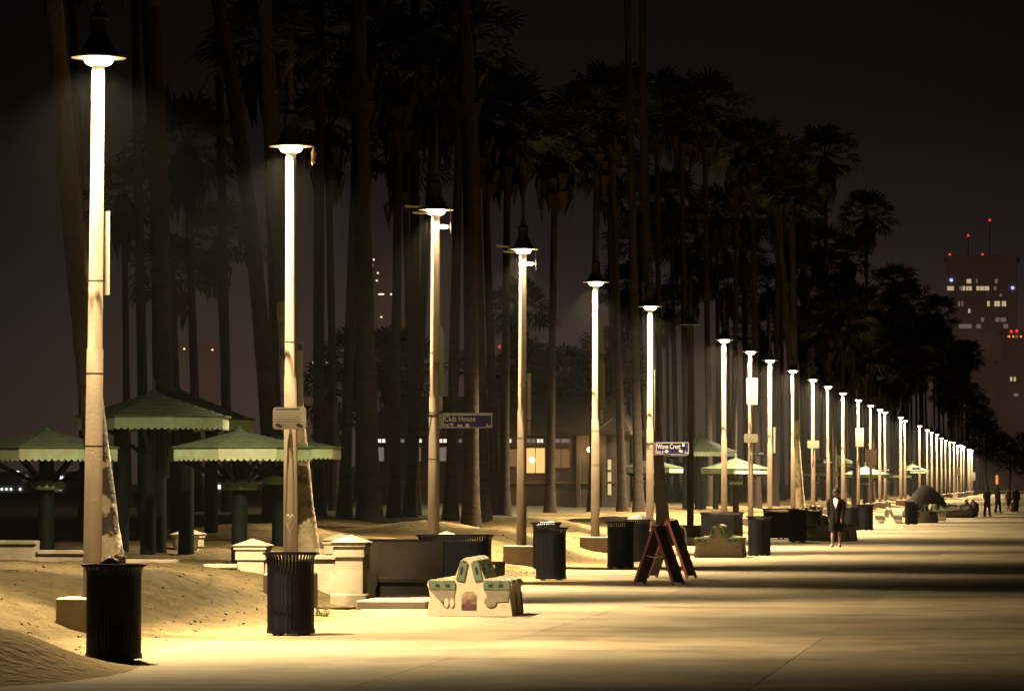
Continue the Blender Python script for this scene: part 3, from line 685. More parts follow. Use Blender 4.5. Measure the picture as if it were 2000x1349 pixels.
# ================================================================ red sandwich boards
def a_frame(px, py, rz, label, s=1.0, mt=('redwood', 'brownb')):
    p = ground(px, py)
    t = thing('sandwich_board', label, 'sandwich board', (p.x, p.y, 0), rz, 'folding sandwich boards'); t.scale = (s,)*3
    H, sp, W = 1.12, .40, .62
    ang = math.atan2(sp, H)
    for sgn, mm in ((-1, mt[0]), (1, mt[1])):
        b = MB().box((sgn*sp/2, 0, H/2), (.022, W-.09, math.hypot(H, sp)-.1), ry=-sgn*ang); obj('board', b, M[mm], t)
        for e in (-1, 1):
            obj('frame_rail', MB().box((sgn*sp/2, e*(W/2-.022), H/2+.008), (.05, .044, math.hypot(H, sp)), ry=-sgn*ang), M['redwood'], t)
        obj('frame_rail', MB().box((sgn*.035, 0, H-.04), (.05, W-.09, .05), ry=-sgn*ang), M['redwood'], t)
        obj('frame_rail', MB().box((sgn*(sp-.05), 0, .16), (.05, W-.09, .05), ry=-sgn*ang), M['redwood'], t)
    obj('hinge', MB().box((0, 0, H+.015), (.07, .12, .025)), M['strap'], t)
    obj('spreader_chain', MB().tube([(-sp*.5, -.2, H*.5), (0, -.2, H*.46), (sp*.5, -.2, H*.5)], .008, 5), M['chrome'], t)
    obj('poster', MB().box((-sp*.5-.016, 0, H*.5), (.008, W-.2, .72), ry=ang), M['bencht'], t)
a_frame(1287, 1141, -.24, 'near red sandwich board standing open on the promenade')
a_frame(1312, 1128, -.2, 'darker sandwich board just behind the near red one', 1.06, ('brownb', 'brownb'))
# bike rack behind the boards
p = ground(1318, 1096)
t = thing('bike_rack', 'bent steel tube bike rack behind the sandwich boards', 'bike rack', (p.x, p.y, .0), .1)
for k in range(2):
    x = -.18+.12*k
    obj('tube', MB().tube([(x-.16, .05*k, 0), (x-.16, .05*k, .72), (x-.10, .05*k, .84), (x, .05*k, .88), (x+.2, .05*k, .88), (x+.30, .05*k, .84), (x+.34, .05*k, .72), (x+.34, .05*k, 0)], .026, 8), M['chrome'], t, True)

# ================================================================ signs
def text_mesh(txt, size, m, parent, loc, width=None):
    cu = bpy.data.curves.new('lettering', 'FONT'); cu.body = txt; cu.size = size; cu.extrude = .002; cu.resolution_u = 3
    o = bpy.data.objects.new('tmp', cu); col.objects.link(o)
    bpy.context.view_layer.update()
    dg = bpy.context.evaluated_depsgraph_get(); me_ = bpy.data.meshes.new_from_object(o.evaluated_get(dg))
    bpy.data.objects.remove(o)
    xs = [v.co.x for v in me_.vertices]; W = max(xs)-min(xs); k = (width/W) if width else 1.0; x0 = min(xs)
    for v in me_.vertices: x, y, z = v.co; v.co = ((x-x0)*k, -z, y)
    me_.materials.clear(); me_.materials.append(m)
    return obj('lettering', me_, None, parent, loc=loc)
def rrect(w_, h_, r=.03, n=4):
    pts = []
    for cx, cz, a in ((w_/2-r, h_/2-r, 0), (-w_/2+r, h_/2-r, 90), (-w_/2+r, -h_/2+r, 180), (w_/2-r, -h_/2+r, 270)):
        for k in range(n+1): an = R(a+90*k/n); pts.append((cx+r*math.cos(an), cz+r*math.sin(an)))
    return list(reversed(pts))
def plate(i, x0, y0, x1, y1, label, m='white', rz=0.0, nm='pole_sign', cat='sign', dy=-.16, r=.03, clamp=True, group=None, arch=False):
    X, Y = pole_at(i); Yp = Y+dy
    A = at(x0, y0, Yp); B = at(x1, y1, Yp); c = (A+B)/2; wd, ht = abs(B.x-A.x), abs(A.z-B.z)
    t = thing(nm, label, cat, (c.x, Yp, c.z), rz, group)
    if arch:
        poly = [(-wd/2, -ht/2), (-wd/2, ht*.36), (-wd*.3, ht*.42), (0, ht/2), (wd*.3, ht*.42), (wd/2, ht*.36), (wd/2, -ht/2)]
        poly = [(a, z) for a, z in poly]
    else: poly = rrect(wd, ht, min(r, wd*.4, ht*.4))
    obj('plate', MB().prism(poly, .008), M[m], t)
    if clamp:
        for z in (ht*.36, -ht*.36):
            L = X - c.x
            obj('clamp', MB().box((L/2, .05, z), (abs(L)+.04, .05, .03)), M['strap'], t)
    return t, wd, ht
t, wd, ht = plate(1, 533, 795, 598, 838, 'white rounded notice board with black print on the second lamp post', r=.05, nm='notice_sign')
obj('headline_print', MB().box((-.06*wd, -.004, ht*.40), (wd*.72, .004, ht*.055)), M['ink'], t)
for k in range(5): obj('print_line', MB().box((-.04*wd, -.003, ht*(.25-.10*k)), (wd*(.80-.05*(k % 3)), .003, ht*.012)), M['strap'], t)
for s in (-1, 1): obj('emblem_print', MB().prism([(s*wd*.31+a*wd*.11, -ht*.33+b*ht*.1) for a, b in ((-1, .6), (-.3, 1), (.4, .3), (1, -.3), (.7, -1), (-.2, -.8), (-.9, -.2))], .004, (0, -.004, 0)), M['ink'], t)
X, Y = pole_at(1)
t, wd, ht = plate(1, 580, 668, 592, 792, 'tall narrow grey banner plate behind the second lamp post', 'signback', dy=.10, r=.01)
obj('dark_print', MB().box((0, -.004, ht*.42), (wd*.8, .004, ht*.1)), M['ink'], t)
t, wd, ht = plate(1, 581, 808, 592, 832, 'small red round mark plate beside the white notice', 'signback', dy=-.10, r=.01)
obj('red_mark', MB().prism([(.04*math.cos(2*math.pi*k/14), .05*math.sin(2*math.pi*k/14)) for k in range(14)], .004, (0, -.004, 0)), M['rust'], t)
plate(0, 191, 413, 214, 576, 'tall grey sign seen edge-on beside the nearest lamp post', 'signback', dy=.14, r=.012)
t, wd, ht = plate(2, 848, 630, 867, 770, 'arch-topped greenish sign on the third lamp post', 'signgreen', dy=.10, arch=True)
plate(2, 858, 772, 864, 802, 'small edge-on plate under the arch-topped sign of the third lamp', 'signback', dy=.05, r=.01)
plate(3, 1030, 729, 1037, 820, 'narrow edge-on sign on the fourth lamp post', 'signback', dy=.08, r=.01)
plate(3, 1030, 822, 1036, 850, 'short edge-on plate below the narrow sign of the fourth lamp', 'signback', dy=.06, r=.01)
plate(4, 1170, 616, 1179, 690, 'upper greenish board on the fifth lamp post', 'signgreen', dy=.10, r=.01)
plate(4, 1168, 697, 1182, 797, 'arch-topped lower green board on the fifth lamp post', 'signgreen', dy=.12, arch=True)
plate(4, 1172, 799, 1178, 826, 'small pale plate under the boards of the fifth lamp', 'signback', dy=.06, r=.01)
t, wd, ht = plate(5, 1274, 722, 1279, 842, 'narrow tall edge-on sign on the sixth lamp post', 'signback', dy=.06, r=.008)
plate(8, 1458, 738, 1480, 790, 'tall bright white double sign high on the lamp post right of the second shelters', 'white', r=.04)
plate(8, 1453, 847, 1480, 864, 'small white rounded sign low on the same lamp post as the tall double sign', 'white', r=.05)
plate(9, 1504, 834, 1514, 884, 'grey sign on the lamp post right of the double white sign', 'signback', dy=.12, r=.02)
plate(11, 1577, 860, 1600, 875, 'small white rounded sign on a lamp post left of the walking person', 'white', r=.05)
plate(14, 1671, 836, 1687, 872, 'white panel sign on a lamp post right of the walking person', 'white', r=.03)
t, wd, ht = plate(15, 1690, 876, 1712, 908, 'large bright white square sign right of the walking person', 'white', r=.04)
for s in (-1, 1): obj('corner_print', MB().box((s*wd*.33, -.004, ht*.44), (wd*.2, .004, ht*.05)), M['ink'], t)
obj('beacon', MB().sphere((-wd*.18, 0, ht*.5+.3), .07, 10, 6), M['orangel'], t); obj('stem', MB().box((-wd*.18, .02, ht*.5+.1), (.03, .03, .3)), M['rust'], t)
plate(28, 1867, 911, 1875, 928, 'tiny far white sign in the dense row of lamps', 'white', r=.04)
plate(33, 1899, 922, 1905, 938, 'farthest tiny white sign at the end of the lamp row', 'white', r=.04)

def street_sign(i, x0, y0, x1, y1, name, tw, sub, label, stickers):
    X, Y = pole_at(i); Yp = Y - .02
    A = at(x0, y0, Yp); B = at(x1, y1, Yp); wd, ht = B.x-A.x, A.z-B.z
    t = thing('street_sign', label, 'street sign', ((A.x+B.x)/2, Yp, (A.z+B.z)/2))
    obj('blade', MB().bbox((0, 0, -ht/2), (wd, .02, ht), .004), M['navy'], t)
    obj('top_edge', MB().box((0, 0, ht/2+.012), (wd, .026, .02)), M['chrome'], t)
    for s in (-1, 1):
        obj('border_line', MB().box((s*(wd/2-.018), -.012, 0), (.012, .003, ht*.9)), M['letter'], t)
        obj('border_line', MB().box((0, -.0118, s*(ht/2-.014)), (wd*.94, .003, .010)), M['letter'], t)
    text_mesh(name, ht*.56, M['letter'], t, (-wd*.46, -.013, ht*.0), width=wd*tw)
    text_mesh('00', ht*.36, M['letter'], t, (-wd*.46, -.013, -ht*.42), width=wd*.105)
    text_mesh('E', ht*.36, M['letter'], t, (-wd*.315, -.013, -ht*.42))
    text_mesh(sub, ht*.34, M['letter'], t, (wd*.36, -.013, -ht*.42), width=wd*.105)
    for (x, z, w_, h_, ry) in stickers: obj('sticker', MB().box((x*wd, -.0145, z*ht), (w_*wd, .003, h_*ht), ry=ry), M['sticker'], t)
    obj('bracket', MB().box((-wd/2-.09, 0, 0), (.18, .03, ht*1.05)), M['strap'], t)
    obj('clamp_band', MB().lathe([(.125, -.03), (.132, -.03), (.132, .03), (.125, .03)], 16, (X-(A.x+B.x)/2, .02, ht*.4)), M['strap'], t)
street_sign(2, 864, 809, 962, 836, 'Club House', .62, 'Av', 'dark blue street sign reading Club House Av on the third lamp post', [(-.31, -.2, .06, .12, .2), (-.15, -.32, .095, .16, .15), (0, -.29, .07, .25, -.12)])
street_sign(5, 1281, 864, 1346, 888, 'Wave Crest', .70, 'Av', 'dark blue street sign reading Wave Crest Av on the sixth lamp post', [(-.18, -.22, .09, .24, .7), (.33, .3, .07, .22, 0), (.25, -.2, .12, .2, .4)])
for k, (i, px, py, wpx) in enumerate(((8, 1478, 886, 16), (12, 1607, 903, 20), (17, 1722, 918, 16), (19, 1782, 915, 14))):
    X, Y = pole_at(i); q = at(px, py, Y-.05); wd = at(px+wpx, py, Y-.05).x-q.x
    t = thing('street_sign', 'tiny unreadable far street sign, %s of four from the left' % ordn(k+1), 'street sign', (q.x, Y-.05, q.z), 0, 'far street signs')
    obj('blade', MB().bbox((wd/2, 0, -.1), (wd, .02, .22), .004), M['navy'], t)
    obj('lettering_bar', MB().box((wd/2, -.013, .02), (wd*.75, .004, .07)), M['letter'], t); obj('bracket', MB().box(((X-q.x)/2, 0, 0), (abs(X-q.x)+.02, .024, .05)), M['strap'], t)
# heart scratched on the second pole, notice on the palm
X, Y = pole_at(1)
c = at(565, 1020, Y-.13)
hp = []
for k in range(25):
    a = 2*math.pi*k/24; hx = 16*math.sin(a)**3; hz = 13*math.cos(a)-5*math.cos(2*a)-2*math.cos(3*a)-math.cos(4*a)
    x = hx*.0042; hp.append((x, .13-math.sqrt(.124**2-x*x), hz*.0105))
mm = MB().tube(hp, .0035, 4); mm.tube([(-.03, .012, -.06), (-.03, .012, .07), (.02, .012, .08), (.03, .014, .02), (-.02, .012, .0)], .003, 4)
o = obj('heart_graffiti', mm, M['wire'], lamp_objs[1], loc=(c.x+.012-X, -.138, c.z)); o['label'] = 'white heart drawn low on the pole'

# ================================================================ palms
def crown_mesh(seed):
    r = random.Random(seed); V = []; F = []
    def quad(a, b, c_, d):
        o = len(V); V.extend((a, b, c_, d)); F.append((o, o+1, o+2, o+3))
    def tri(a, b, c_):
        o = len(V); V.extend((a, b, c_)); F.append((o, o+1, o+2))
    for k in range(44):
        pol = R(12 + 112*((k+.5)/44)**.85 + r.uniform(-8, 8)); az = k*2.39996 + r.uniform(-.2, .2)
        d = Vector((math.sin(pol)*math.cos(az), math.sin(pol)*math.sin(az), math.cos(pol)))
        L = r.uniform(.75, 1.15); side = d.cross(Vector((0, 0, 1)));
        side = side.normalized() if side.length > .01 else Vector((1, 0, 0))
        nrm = side.cross(d).normalized(); roll = r.uniform(-.5, .5)
        side = (side*math.cos(roll) + nrm*math.sin(roll)).normalized(); nrm = side.cross(d).normalized()
        tip = d*L + Vector((0, 0, -.10*L*L))
        quad(side*.02, -side*.02, tip-side*.012, tip+side*.012)
        nb = 11; fl = r.uniform(.62, .95)
        for b in range(nb):
            a = R(-82 + 164*b/(nb-1)); bd = (d*math.cos(a) + side*math.sin(a)).normalized()
            ln = fl*(.75+.25*math.cos(a))*r.uniform(.85, 1.1)
            bs = (side*math.cos(a) - d*math.sin(a)).normalized()
            mid = tip + bd*ln*.6 + nrm*(.03 if b % 2 else -.02); end = tip + bd*ln + Vector((0, 0, -.22*ln*r.uniform(.6, 1.4)))
            tri(tip, mid+bs*.055, mid-bs*.055); tri(mid+bs*.055, end, mid-bs*.055)
    me_ = bpy.data.meshes.new('crown'); me_.from_pydata([tuple(v) for v in V], [], F); me_.update(); me_.materials.append(M['frond']); return me_
def skirt_mesh(seed):
    r = random.Random(seed); V = []; F = []
    for k in range(60):
        az = r.uniform(0, 6.283); z0 = r.uniform(-.9, .15); d = Vector((math.cos(az), math.sin(az), 0)); s = Vector((-math.sin(az), math.cos(az), 0))
        a = d*.16 + Vector((0, 0, z0)); m_ = d*r.uniform(.34, .6) + Vector((0, 0, z0-r.uniform(.25, .45))); e = d*r.uniform(.28, .5) + Vector((0, 0, z0-r.uniform(.7, 1.1)))
        wv = r.uniform(.07, .16); o = len(V)
        V.extend((a+s*.03, a-s*.03, m_-s*wv, m_+s*wv, e)); F.extend(((o, o+1, o+2, o+3), (o+3, o+2, o+4)))
    me_ = bpy.data.meshes.new('dead_skirt'); me_.from_pydata([tuple(v) for v in V], [], F); me_.update(); me_.materials.append(M['skirt']); return me_
CROWNS = [crown_mesh(50+k) for k in range(6)]; SKIRTS = [skirt_mesh(80+k) for k in range(4)]
def palm(bpx, Y, tpx, tpy, label, r0=.22, r1=.13, mt='bark', curve=0.0, sc_=1.0, mid=None, flare=1.7, group='fan palms of the grove'):
    b = at(bpx, 980, Y); z0 = hs(b.x, Y) if Y < 260 else prof(b.x); tp = at(tpx, tpy, Y)
    t = thing('palm_tree', label, 'palm tree', (b.x, Y, z0), 0, group)
    H = tp.z - z0; dx = tp.x - b.x; ey = rnd.uniform(-.4, .4)
    n = 14 if Y > 90 else 44; pts = []; rad = []
    for k in range(n+1):
        u = (k/n)**1.35
        x = dx*u + curve*math.sin(math.pi*u)
        if mid: x = mid(u)
        pts.append((x, ey*u*u, H*u - (.25 if k == 0 else 0)))
        rr = r0 + (r1-r0)*min(1, u*1.3); rr *= 1 + (flare-1)*math.exp(-H*u/.55)
        rad.append(rr*(1+rnd.uniform(-.03, .03)*(1 if Y > 90 else 1.6)))
    obj('trunk', MB().tube(pts, rad, 10), M[mt], t, True)
    e = pts[-1]
    k_ = rnd.randrange(6); c = obj('crown', CROWNS[k_], None, t, loc=(e[0], e[1], e[2]-.05)); c.rotation_euler = (rnd.uniform(-.1, .1), rnd.uniform(-.1, .1), rnd.uniform(0, 6.28)); s = sc_*rnd.uniform(.92, 1.12); c.scale = (s, s, s*.95)
    c = obj('dead_skirt', SKIRTS[k_ % 4], None, t, loc=(e[0], e[1], e[2]-.2)); c.rotation_euler[2] = rnd.uniform(0, 6.28); c.scale = (sc_, sc_, sc_*1.2)
    return t
# near trunks whose crowns are out of the picture
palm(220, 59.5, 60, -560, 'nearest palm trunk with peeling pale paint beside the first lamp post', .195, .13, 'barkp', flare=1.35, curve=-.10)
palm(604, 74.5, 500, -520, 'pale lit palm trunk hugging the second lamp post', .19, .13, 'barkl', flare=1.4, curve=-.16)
t3 = palm(320, 92, 262, -480, 'thick brown palm trunk with a paper notice between the shelter posts', .25, .20, 'bark', flare=1.25, curve=.2)
palm(538, 104, 372, -300, 'leaning palm trunk with a lit edge right of the left shelters', .24, .17, 'bark', curve=.35)
palm(722, 112, 690, -300, 'thick dark palm trunk left of the third lamp post, footed in the sand', .30, .22, 'bark', flare=1.5)
palm(920, 106, 890, -420, 'palm trunk right of the third lamp post with its foot lit on one side', .21, .17, 'bark', flare=1.5, curve=.15)
palm(1298, 124, 1258, -200, 'crooked grey palm trunk directly behind the red sandwich boards', .17, .12, 'bark', flare=1.9, curve=-.25)
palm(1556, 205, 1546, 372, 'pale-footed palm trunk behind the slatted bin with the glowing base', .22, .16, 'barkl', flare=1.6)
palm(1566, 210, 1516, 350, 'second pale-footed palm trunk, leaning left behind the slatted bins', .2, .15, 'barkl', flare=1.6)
q = at(312, 912, 91.6); z_ = q.z
m = MB().box((0, 0, 0), (.34, .012, .52)); o = thing('paper_notice', 'pale paper notice pinned to the thick brown palm trunk', 'notice', (q.x+.03, 91.68, z_))
obj('sheet', m, M['sticker'], o)
for k in range(7): obj('print_line', MB().box((0, -.009, .2-.062*k), (.26-.03*(k % 2), .004, .012)), M['ink'], o)
# crowns in view: (crown px, crown py, depth, foot px)
CR = [(365, 285, 150, 388), (425, 470, 200, 452), (338, 530, 190, 352), (700, 70, 128, 672), (850, 165, 138, 800), (945, 235, 150, 968), (640, 250, 160, 655), (790, 290, 165, 812),
      (1083, 285, 165, 1074), (1010, 600, 260, 1012), (990, 240, 150, 985), (1165, 235, 172, 1158), (1192, 200, 176, 1216), (1282, 205, 214, 1290), (1376, 212, 214, 1386), (1330, 225, 205, 1345), (1262, 400, 250, 1270), (1310, 390, 262, 1322), (1400, 415, 275, 1405),
      (1470, 288, 217, 1480), (1520, 318, 236, 1514), (1440, 300, 225, 1432), (1455, 420, 290, 1462), (1525, 395, 292, 1528), (1610, 305, 262, 1622), (1565, 415, 305, 1572), (1690, 418, 326, 1700), (1655, 500, 380, 1662), (1570, 530, 360, 1580), (1500, 560, 350, 1505),
      (1630, 575, 430, 1640), (1745, 560, 430, 1752), (1770, 590, 460, 1775), (1705, 640, 500, 1712), (1830, 610, 560, 1836), (1795, 655, 590, 1800), (1890, 690, 780, 1892), (1858, 705, 740, 1860), (1765, 730, 640, 1770), (1420, 560, 330, 1425), (1350, 545, 310, 1356), (1225, 560, 290, 1230), (520, 90, 140, 545), (240, 380, 180, 250), (1250, 470, 300, 1254), (1332, 475, 322, 1338), (1382, 505, 330, 1388), (1452, 500, 345, 1456), (1542, 470, 352, 1545), (1600, 480, 362, 1606), (1602, 650, 480, 1606), (1662, 690, 540, 1665), (1562, 640, 430, 1566), (1482, 640, 400, 1486), (1722, 715, 610, 1726), (1802, 730, 720, 1804), (1842, 770, 880, 1844), (1302, 600, 350, 1306), (1190, 330, 215, 1200), (900, 90, 128, 880), (780, 130, 132, 770)]
env = [(1600, 640), (1640, 590), (1750, 580), (1830, 625), (1890, 700), (1930, 775)]
for k in range(34):
    px = 1610 + 320*(k+.5)/34 + rnd.uniform(-6, 6)
    for (a, ya), (b, yb) in zip(env, env[1:]):
        if a <= px <= b: ye = ya+(yb-ya)*(px-a)/(b-a)
    py = ye + rnd.uniform(0, .55)*(880-ye); X_ = -rnd.uniform(13, 17)
    CR.append((px, py, min(1050, on_x(px, 900, X_).y), px+3))
CR.sort()
for k, (tx, ty, Y, bx) in enumerate(CR):
    palm(bx, Y, tx, ty, 'dark fan palm, its crown %s from the left among crowns in view' % ordn(k+1), .19, .13, sc_=1.4 if Y < 250 else 1.55 if Y < 400 else 2.0)
TR = [(170, 130), (283, 145), (446, 150), (622, 132), (808, 140), (945, 128), (1248, 170)]
for k, (bx, Y) in enumerate(TR):
    palm(bx, Y, bx+rnd.uniform(-30, 14), -120, 'slim dark palm trunk rising out of the picture, %s such from the left' % ordn(k+1), .2, .15)
# low young palms and broad trees behind
for k, (px, py, Y) in enumerate(((640, 775, 215), (700, 705, 240), (760, 700, 240), (800, 715, 250), (1010, 725, 250), (1100, 735, 245), (1190, 690, 250))):
    palm(px, Y, px, py, 'low bushy palm behind the dark lodge, %s from the left' % ordn(k+1), .2, .16, sc_=1.5, group='low palms behind the lodge')
def leafcloud(seed, n=2200):
    r = random.Random(seed); V = []; F = []
    cl = [(Vector((r.uniform(-1, 1), r.uniform(-.6, .6), r.uniform(-.5, .75))), r.uniform(.3, .55)) for _ in range(13)]
    for _ in range(n):
        c, rad = r.choice(cl); d = Vector((r.gauss(0, 1), r.gauss(0, 1), r.gauss(0, 1))).normalized()*rad*r.uniform(.6, 1.05); p = c + d
        a = Vector((r.gauss(0, 1), r.gauss(0, 1), r.gauss(0, 1))).normalized(); b = a.cross(d.normalized() + Vector((.01, 0, .02))).normalized(); s = r.uniform(.03, .07); o = len(V)
        V.extend((p+a*s, p+b*s*.6, p-a*s, p-b*s*.6)); F.append((o, o+1, o+2, o+3))
    me_ = bpy.data.meshes.new('crown'); me_.from_pydata([tuple(v) for v in V], [], F); me_.update(); me_.materials.append(M['leaf']); return me_
LC = [leafcloud(200+k) for k in range(3)]
def broad(px, py, Y, sx, sz, label, group='broad dark trees far behind'):
    c = at(px, py, Y); z0 = .7 if c.x < -12 else 0
    t = thing('broadleaf_tree', label, 'tree', (c.x, Y, z0), 0, group)
    k = rnd.randrange(3); H = c.z-z0
    cr_ = obj('crown', LC[k], None, t, loc=(0, 0, H)); cr_.scale = (sx, sx, sz); cr_.rotation_euler[2] = rnd.uniform(0, 6)
    tk = MB().tube([(0, 0, -.2), (.1, 0, H*.5), (0, 0, H)], [.28, .2, .1], 8)
    for a in range(4): tk.tube([(.05, 0, H*.5), (sx*.5*math.cos(a*1.6), sx*.4*math.sin(a*1.6), H+sz*.2)], [.13, .04], 6)
    obj('trunk', tk, M['bark'], t)
for k, (px, py, Y, sx, sz) in enumerate(((1000, 735, 250, 3.2, 2.2), (1095, 760, 246, 3.4, 2.0), (1175, 745, 252, 3.2, 2.4), (1925, 850, 820, 5.5, 5.0), (1972, 880, 840, 6.5, 4.0), (2020, 895, 880, 8.0, 4.5))):
    broad(px, py, Y, sx, sz, 'broad dark tree in the background, %s from the left' % ordn(sorted((1000, 1095, 1175, 1925, 1972, 2020)).index(px)+1))

# ================================================================ the lodge behind the palms
YB = 196.0
def bx(px, py): q = at(px, py, YB); return q.x, q.z
x0, zr = bx(728, 772); x1, _ = bx(1206, 772); z0 = .4
_, zt = bx(900, 850)
lodge = thing('lodge', 'long low dark lodge with clerestory windows behind the palms', 'building', ((x0+x1)/2, YB, z0))
cx = (x0+x1)/2
obj('wall', MB().box((0, 3.0, (zt-z0)/2), (x1-x0, 6.0, zt-z0)), M['house'], lodge)
rl = MB(); ov = .7; W = (x1-x0)/2+ov; ze = zt-z0+.02; zk = zr-z0
rl.loft([[(-W, -ov, ze), (W, -ov, ze), (W, 6+ov, ze), (-W, 6+ov, ze)], [(-W, -ov, ze+.16), (W, -ov, ze+.16), (W, 6+ov, ze+.16), (-W, 6+ov, ze+.16)], [(-W+1.3, 3, zk), (W-1.3, 2.95, zk), (W-1.3, 3.05, zk), (-W+1.3, 3.05, zk)]])
roof = obj('roof', rl, M['roofd'], lodge)
obj('gutter', MB().box((0, -ov-.06, ze+.08), (2*W, .1, .12)), M['frame'], roof)
def win(a, b, c_, d, mt, mull=0, nm='window'):
    xa, za = bx(a, b); xb, zb = bx(c_, d); cxx, czz = (xa+xb)/2-cx, (za+zb)/2-z0; wd, ht = xb-xa, za-zb
    fr = MB()
    for s in (-1, 1):
        fr.box((cxx+s*(wd/2+.03), -.03, czz), (.06, .08, ht+.12)); fr.box((cxx, -.028, czz+s*(ht/2+.03)), (wd, .08, .06))
    for k in range(mull): fr.box((cxx-wd/2+wd*(k+1)/(mull+1), -.031, czz), (.035, .05, ht))
    o = obj(nm, fr, M['frame'], lodge); obj('pane', MB().box((cxx, -.012, czz), (wd, .02, ht)), M[mt], o)
    return cxx, czz
for a, c_, mt in ((738, 753, 'clere'), (774, 790, 'clered'), (803, 824, 'clere'), (852, 878, 'clere'), (890, 902, 'clered'), (980, 999, 'clere'), (1029, 1046, 'clered'), (1049, 1061, 'clere'), (1078, 1112, 'clered')): win(a, 857, c_, 864, mt, 1, 'clerestory_window')
win(1028, 875, 1064, 923, 'warmwin', 1)
win(992, 877, 1012, 910, 'wallglow'); win(1080, 877, 1112, 912, 'wallglow', 1)  # wall panels beside the lit window, their warm light put in as glow
for a, c_ in ((738, 750), (803, 822), (852, 876)): win(a, 873, c_, 900, 'clered', 0)
sx_, sz_ = bx(1040, 898)
obj('lantern', MB().sphere((sx_-cx, -.16, sz_-z0), .14, 12, 8), M['bulb'], lodge)
ld = bpy.data.lights.new('lantern_glow', 'POINT'); ld.energy = 45; ld.color = (1, .55, .2); ld.shadow_soft_size = .14
lo = bpy.data.objects.new('lantern_glow', ld); col.objects.link(lo); lo.parent = lodge; lo.location = (sx_-cx, -.75, sz_-z0)
for px in (760, 812, 915, 970, 1070, 1130, 1180): q = bx(px, 900)[0]-cx; obj('pilaster', MB().box((q, -.08, (zt-z0)/2-.01), (.18, .16, zt-z0-.03)), M['house'], lodge)
obj('sill_band', MB().box((0, -.05, 1.55), (x1-x0, .09, .12)), M['frame'], lodge)
lx, lz = bx(1153, 878)
wl_ = obj('wall_light', MB().sphere((lx-cx, -.35, lz-z0), .13, 12, 8), M['bulb'], lodge); obj('arm', MB().tube([(lx-cx, -.02, lz-z0+.25), (lx-cx, -.3, lz-z0+.3), (lx-cx, -.35, lz-z0+.12)], .02, 5), M['frame'], wl_)
ld = bpy.data.lights.new('wall_light_glow', 'POINT'); ld.energy = 60; ld.color = (1, .62, .26); ld.shadow_soft_size = .1
lo = bpy.data.objects.new('wall_light_glow', ld); col.objects.link(lo); lo.parent = lodge; lo.location = (lx-cx, -.62, lz-z0)
dx_, dz_ = bx(1190, 965); d_, zz = bx(1187, 897); e_, z2 = bx(1194, 966)
obj('doorway', MB().box(((d_+e_)/2-cx, -.012, (zz+z2)/2-z0), (e_-d_, .03, zz-z2)), M['doorl'], lodge)
obj('door_bar', MB().box(((d_+e_)/2-cx+.02, -.05, (zz+z2)/2-z0+.3), (e_-d_+.1, .03, .12)), M['frame'], lodge)
A = at(1168, 838, YB-1.2); B = at(1196, 816, YB-1.2)
obj('awning_pole', MB().tube([(A.x-cx, -1.2, A.z-z0), (B.x-cx, -1.2, B.z-z0)], .06, 6), M['bencht'], lodge)

# ================================================================ far lights and towers
def far_house(name, label, cat, pxa, pxb, py, Y, depth, m, wins, z0=0.0):
    A = at(pxa, py, Y); B = at(pxb, py, Y); t = thing(name, label, cat, ((A.x+B.x)/2, Y, z0)); cxx = (A.x+B.x)/2; H = A.z-z0
    obj('wall', MB().box((0, depth/2, H/2), (B.x-A.x, depth, H)), M[m], t)
    obj('parapet', MB().box((0, depth/2, H+.015*H*.5+.01), (B.x-A.x+.02*H, depth+.02*H, .015*H)), M[m], t)
    for (a, b, c_, d, mt) in wins:
        p0 = at(a, b, Y); p1 = at(c_, d, Y)
        obj('window', MB().box(((p0.x+p1.x)/2-cxx, -.05, (p0.z+p1.z)/2-z0), (p1.x-p0.x, .12, p0.z-p1.z)), M[mt], t)
    return t, cxx
far_house('beach_building', 'pale low building with a row of small lights at the far left', 'building', -80, 142, 921, 430, 12, 'farw', [(a, 953, a+3.2, 956.5, 'coolbulb') for a in (2, 11, 20, 38, 108, 117)] + [(33, 919, 37, 923, 'coolbulb'), (48, 930, 53, 935, 'coolbulb'), (118, 930, 123, 935, 'coolbulb')], .3)
far_house('beach_building', 'brightly lit low building seen under the near green shelter', 'building', 352, 446, 908, 420, 10, 'farw', [(376, 912, 394, 928, 'coolbulb'), (366, 935, 373, 941, 'coolbulb'), (409, 914, 440, 921, 'winA'), (364, 944, 388, 947, 'winB'), (424, 947, 431, 954, 'coolbulb'), (415, 931, 439, 936, 'winB')], .3)
far_house('beach_building', 'small lit kiosk showing between the pale palm trunk and the wide container', 'building', 612, 672, 912, 410, 8, 'house', [(628, 919, 637, 927, 'bulb'), (627, 930, 640, 938, 'winA'), (651, 928, 659, 938, 'winA'), (663, 935, 667, 941, 'winA'), (614, 952, 640, 955, 'coolbulb')], .3)
def tower(label, pxa, pxb, py, Y, wins, m='far', glow=1.0):
    glow *= 2.3 if pxa < 1500 else 1.3
    t, c_ = far_house('far_tower', label, 'tower', pxa, pxb, py, Y, 20, m, wins)
    ld = bpy.data.lights.new('facade_fill', 'POINT'); ld.energy = glow*11000; ld.color = (1, .66, .5); ld.shadow_soft_size = 2   # fill light added in mid-air to brighten the facade, no lamp there
    o = bpy.data.objects.new('facade_fill', ld); col.objects.link(o); o.parent = t; o.location = (0, -70, at(pxa, py, Y).z*.6)
    return t, c_
def dots(L, s=3.2, mt='dot'): return [(x-s/2, y-s/2, x+s/2, y+s/2, mt) for x, y in L]
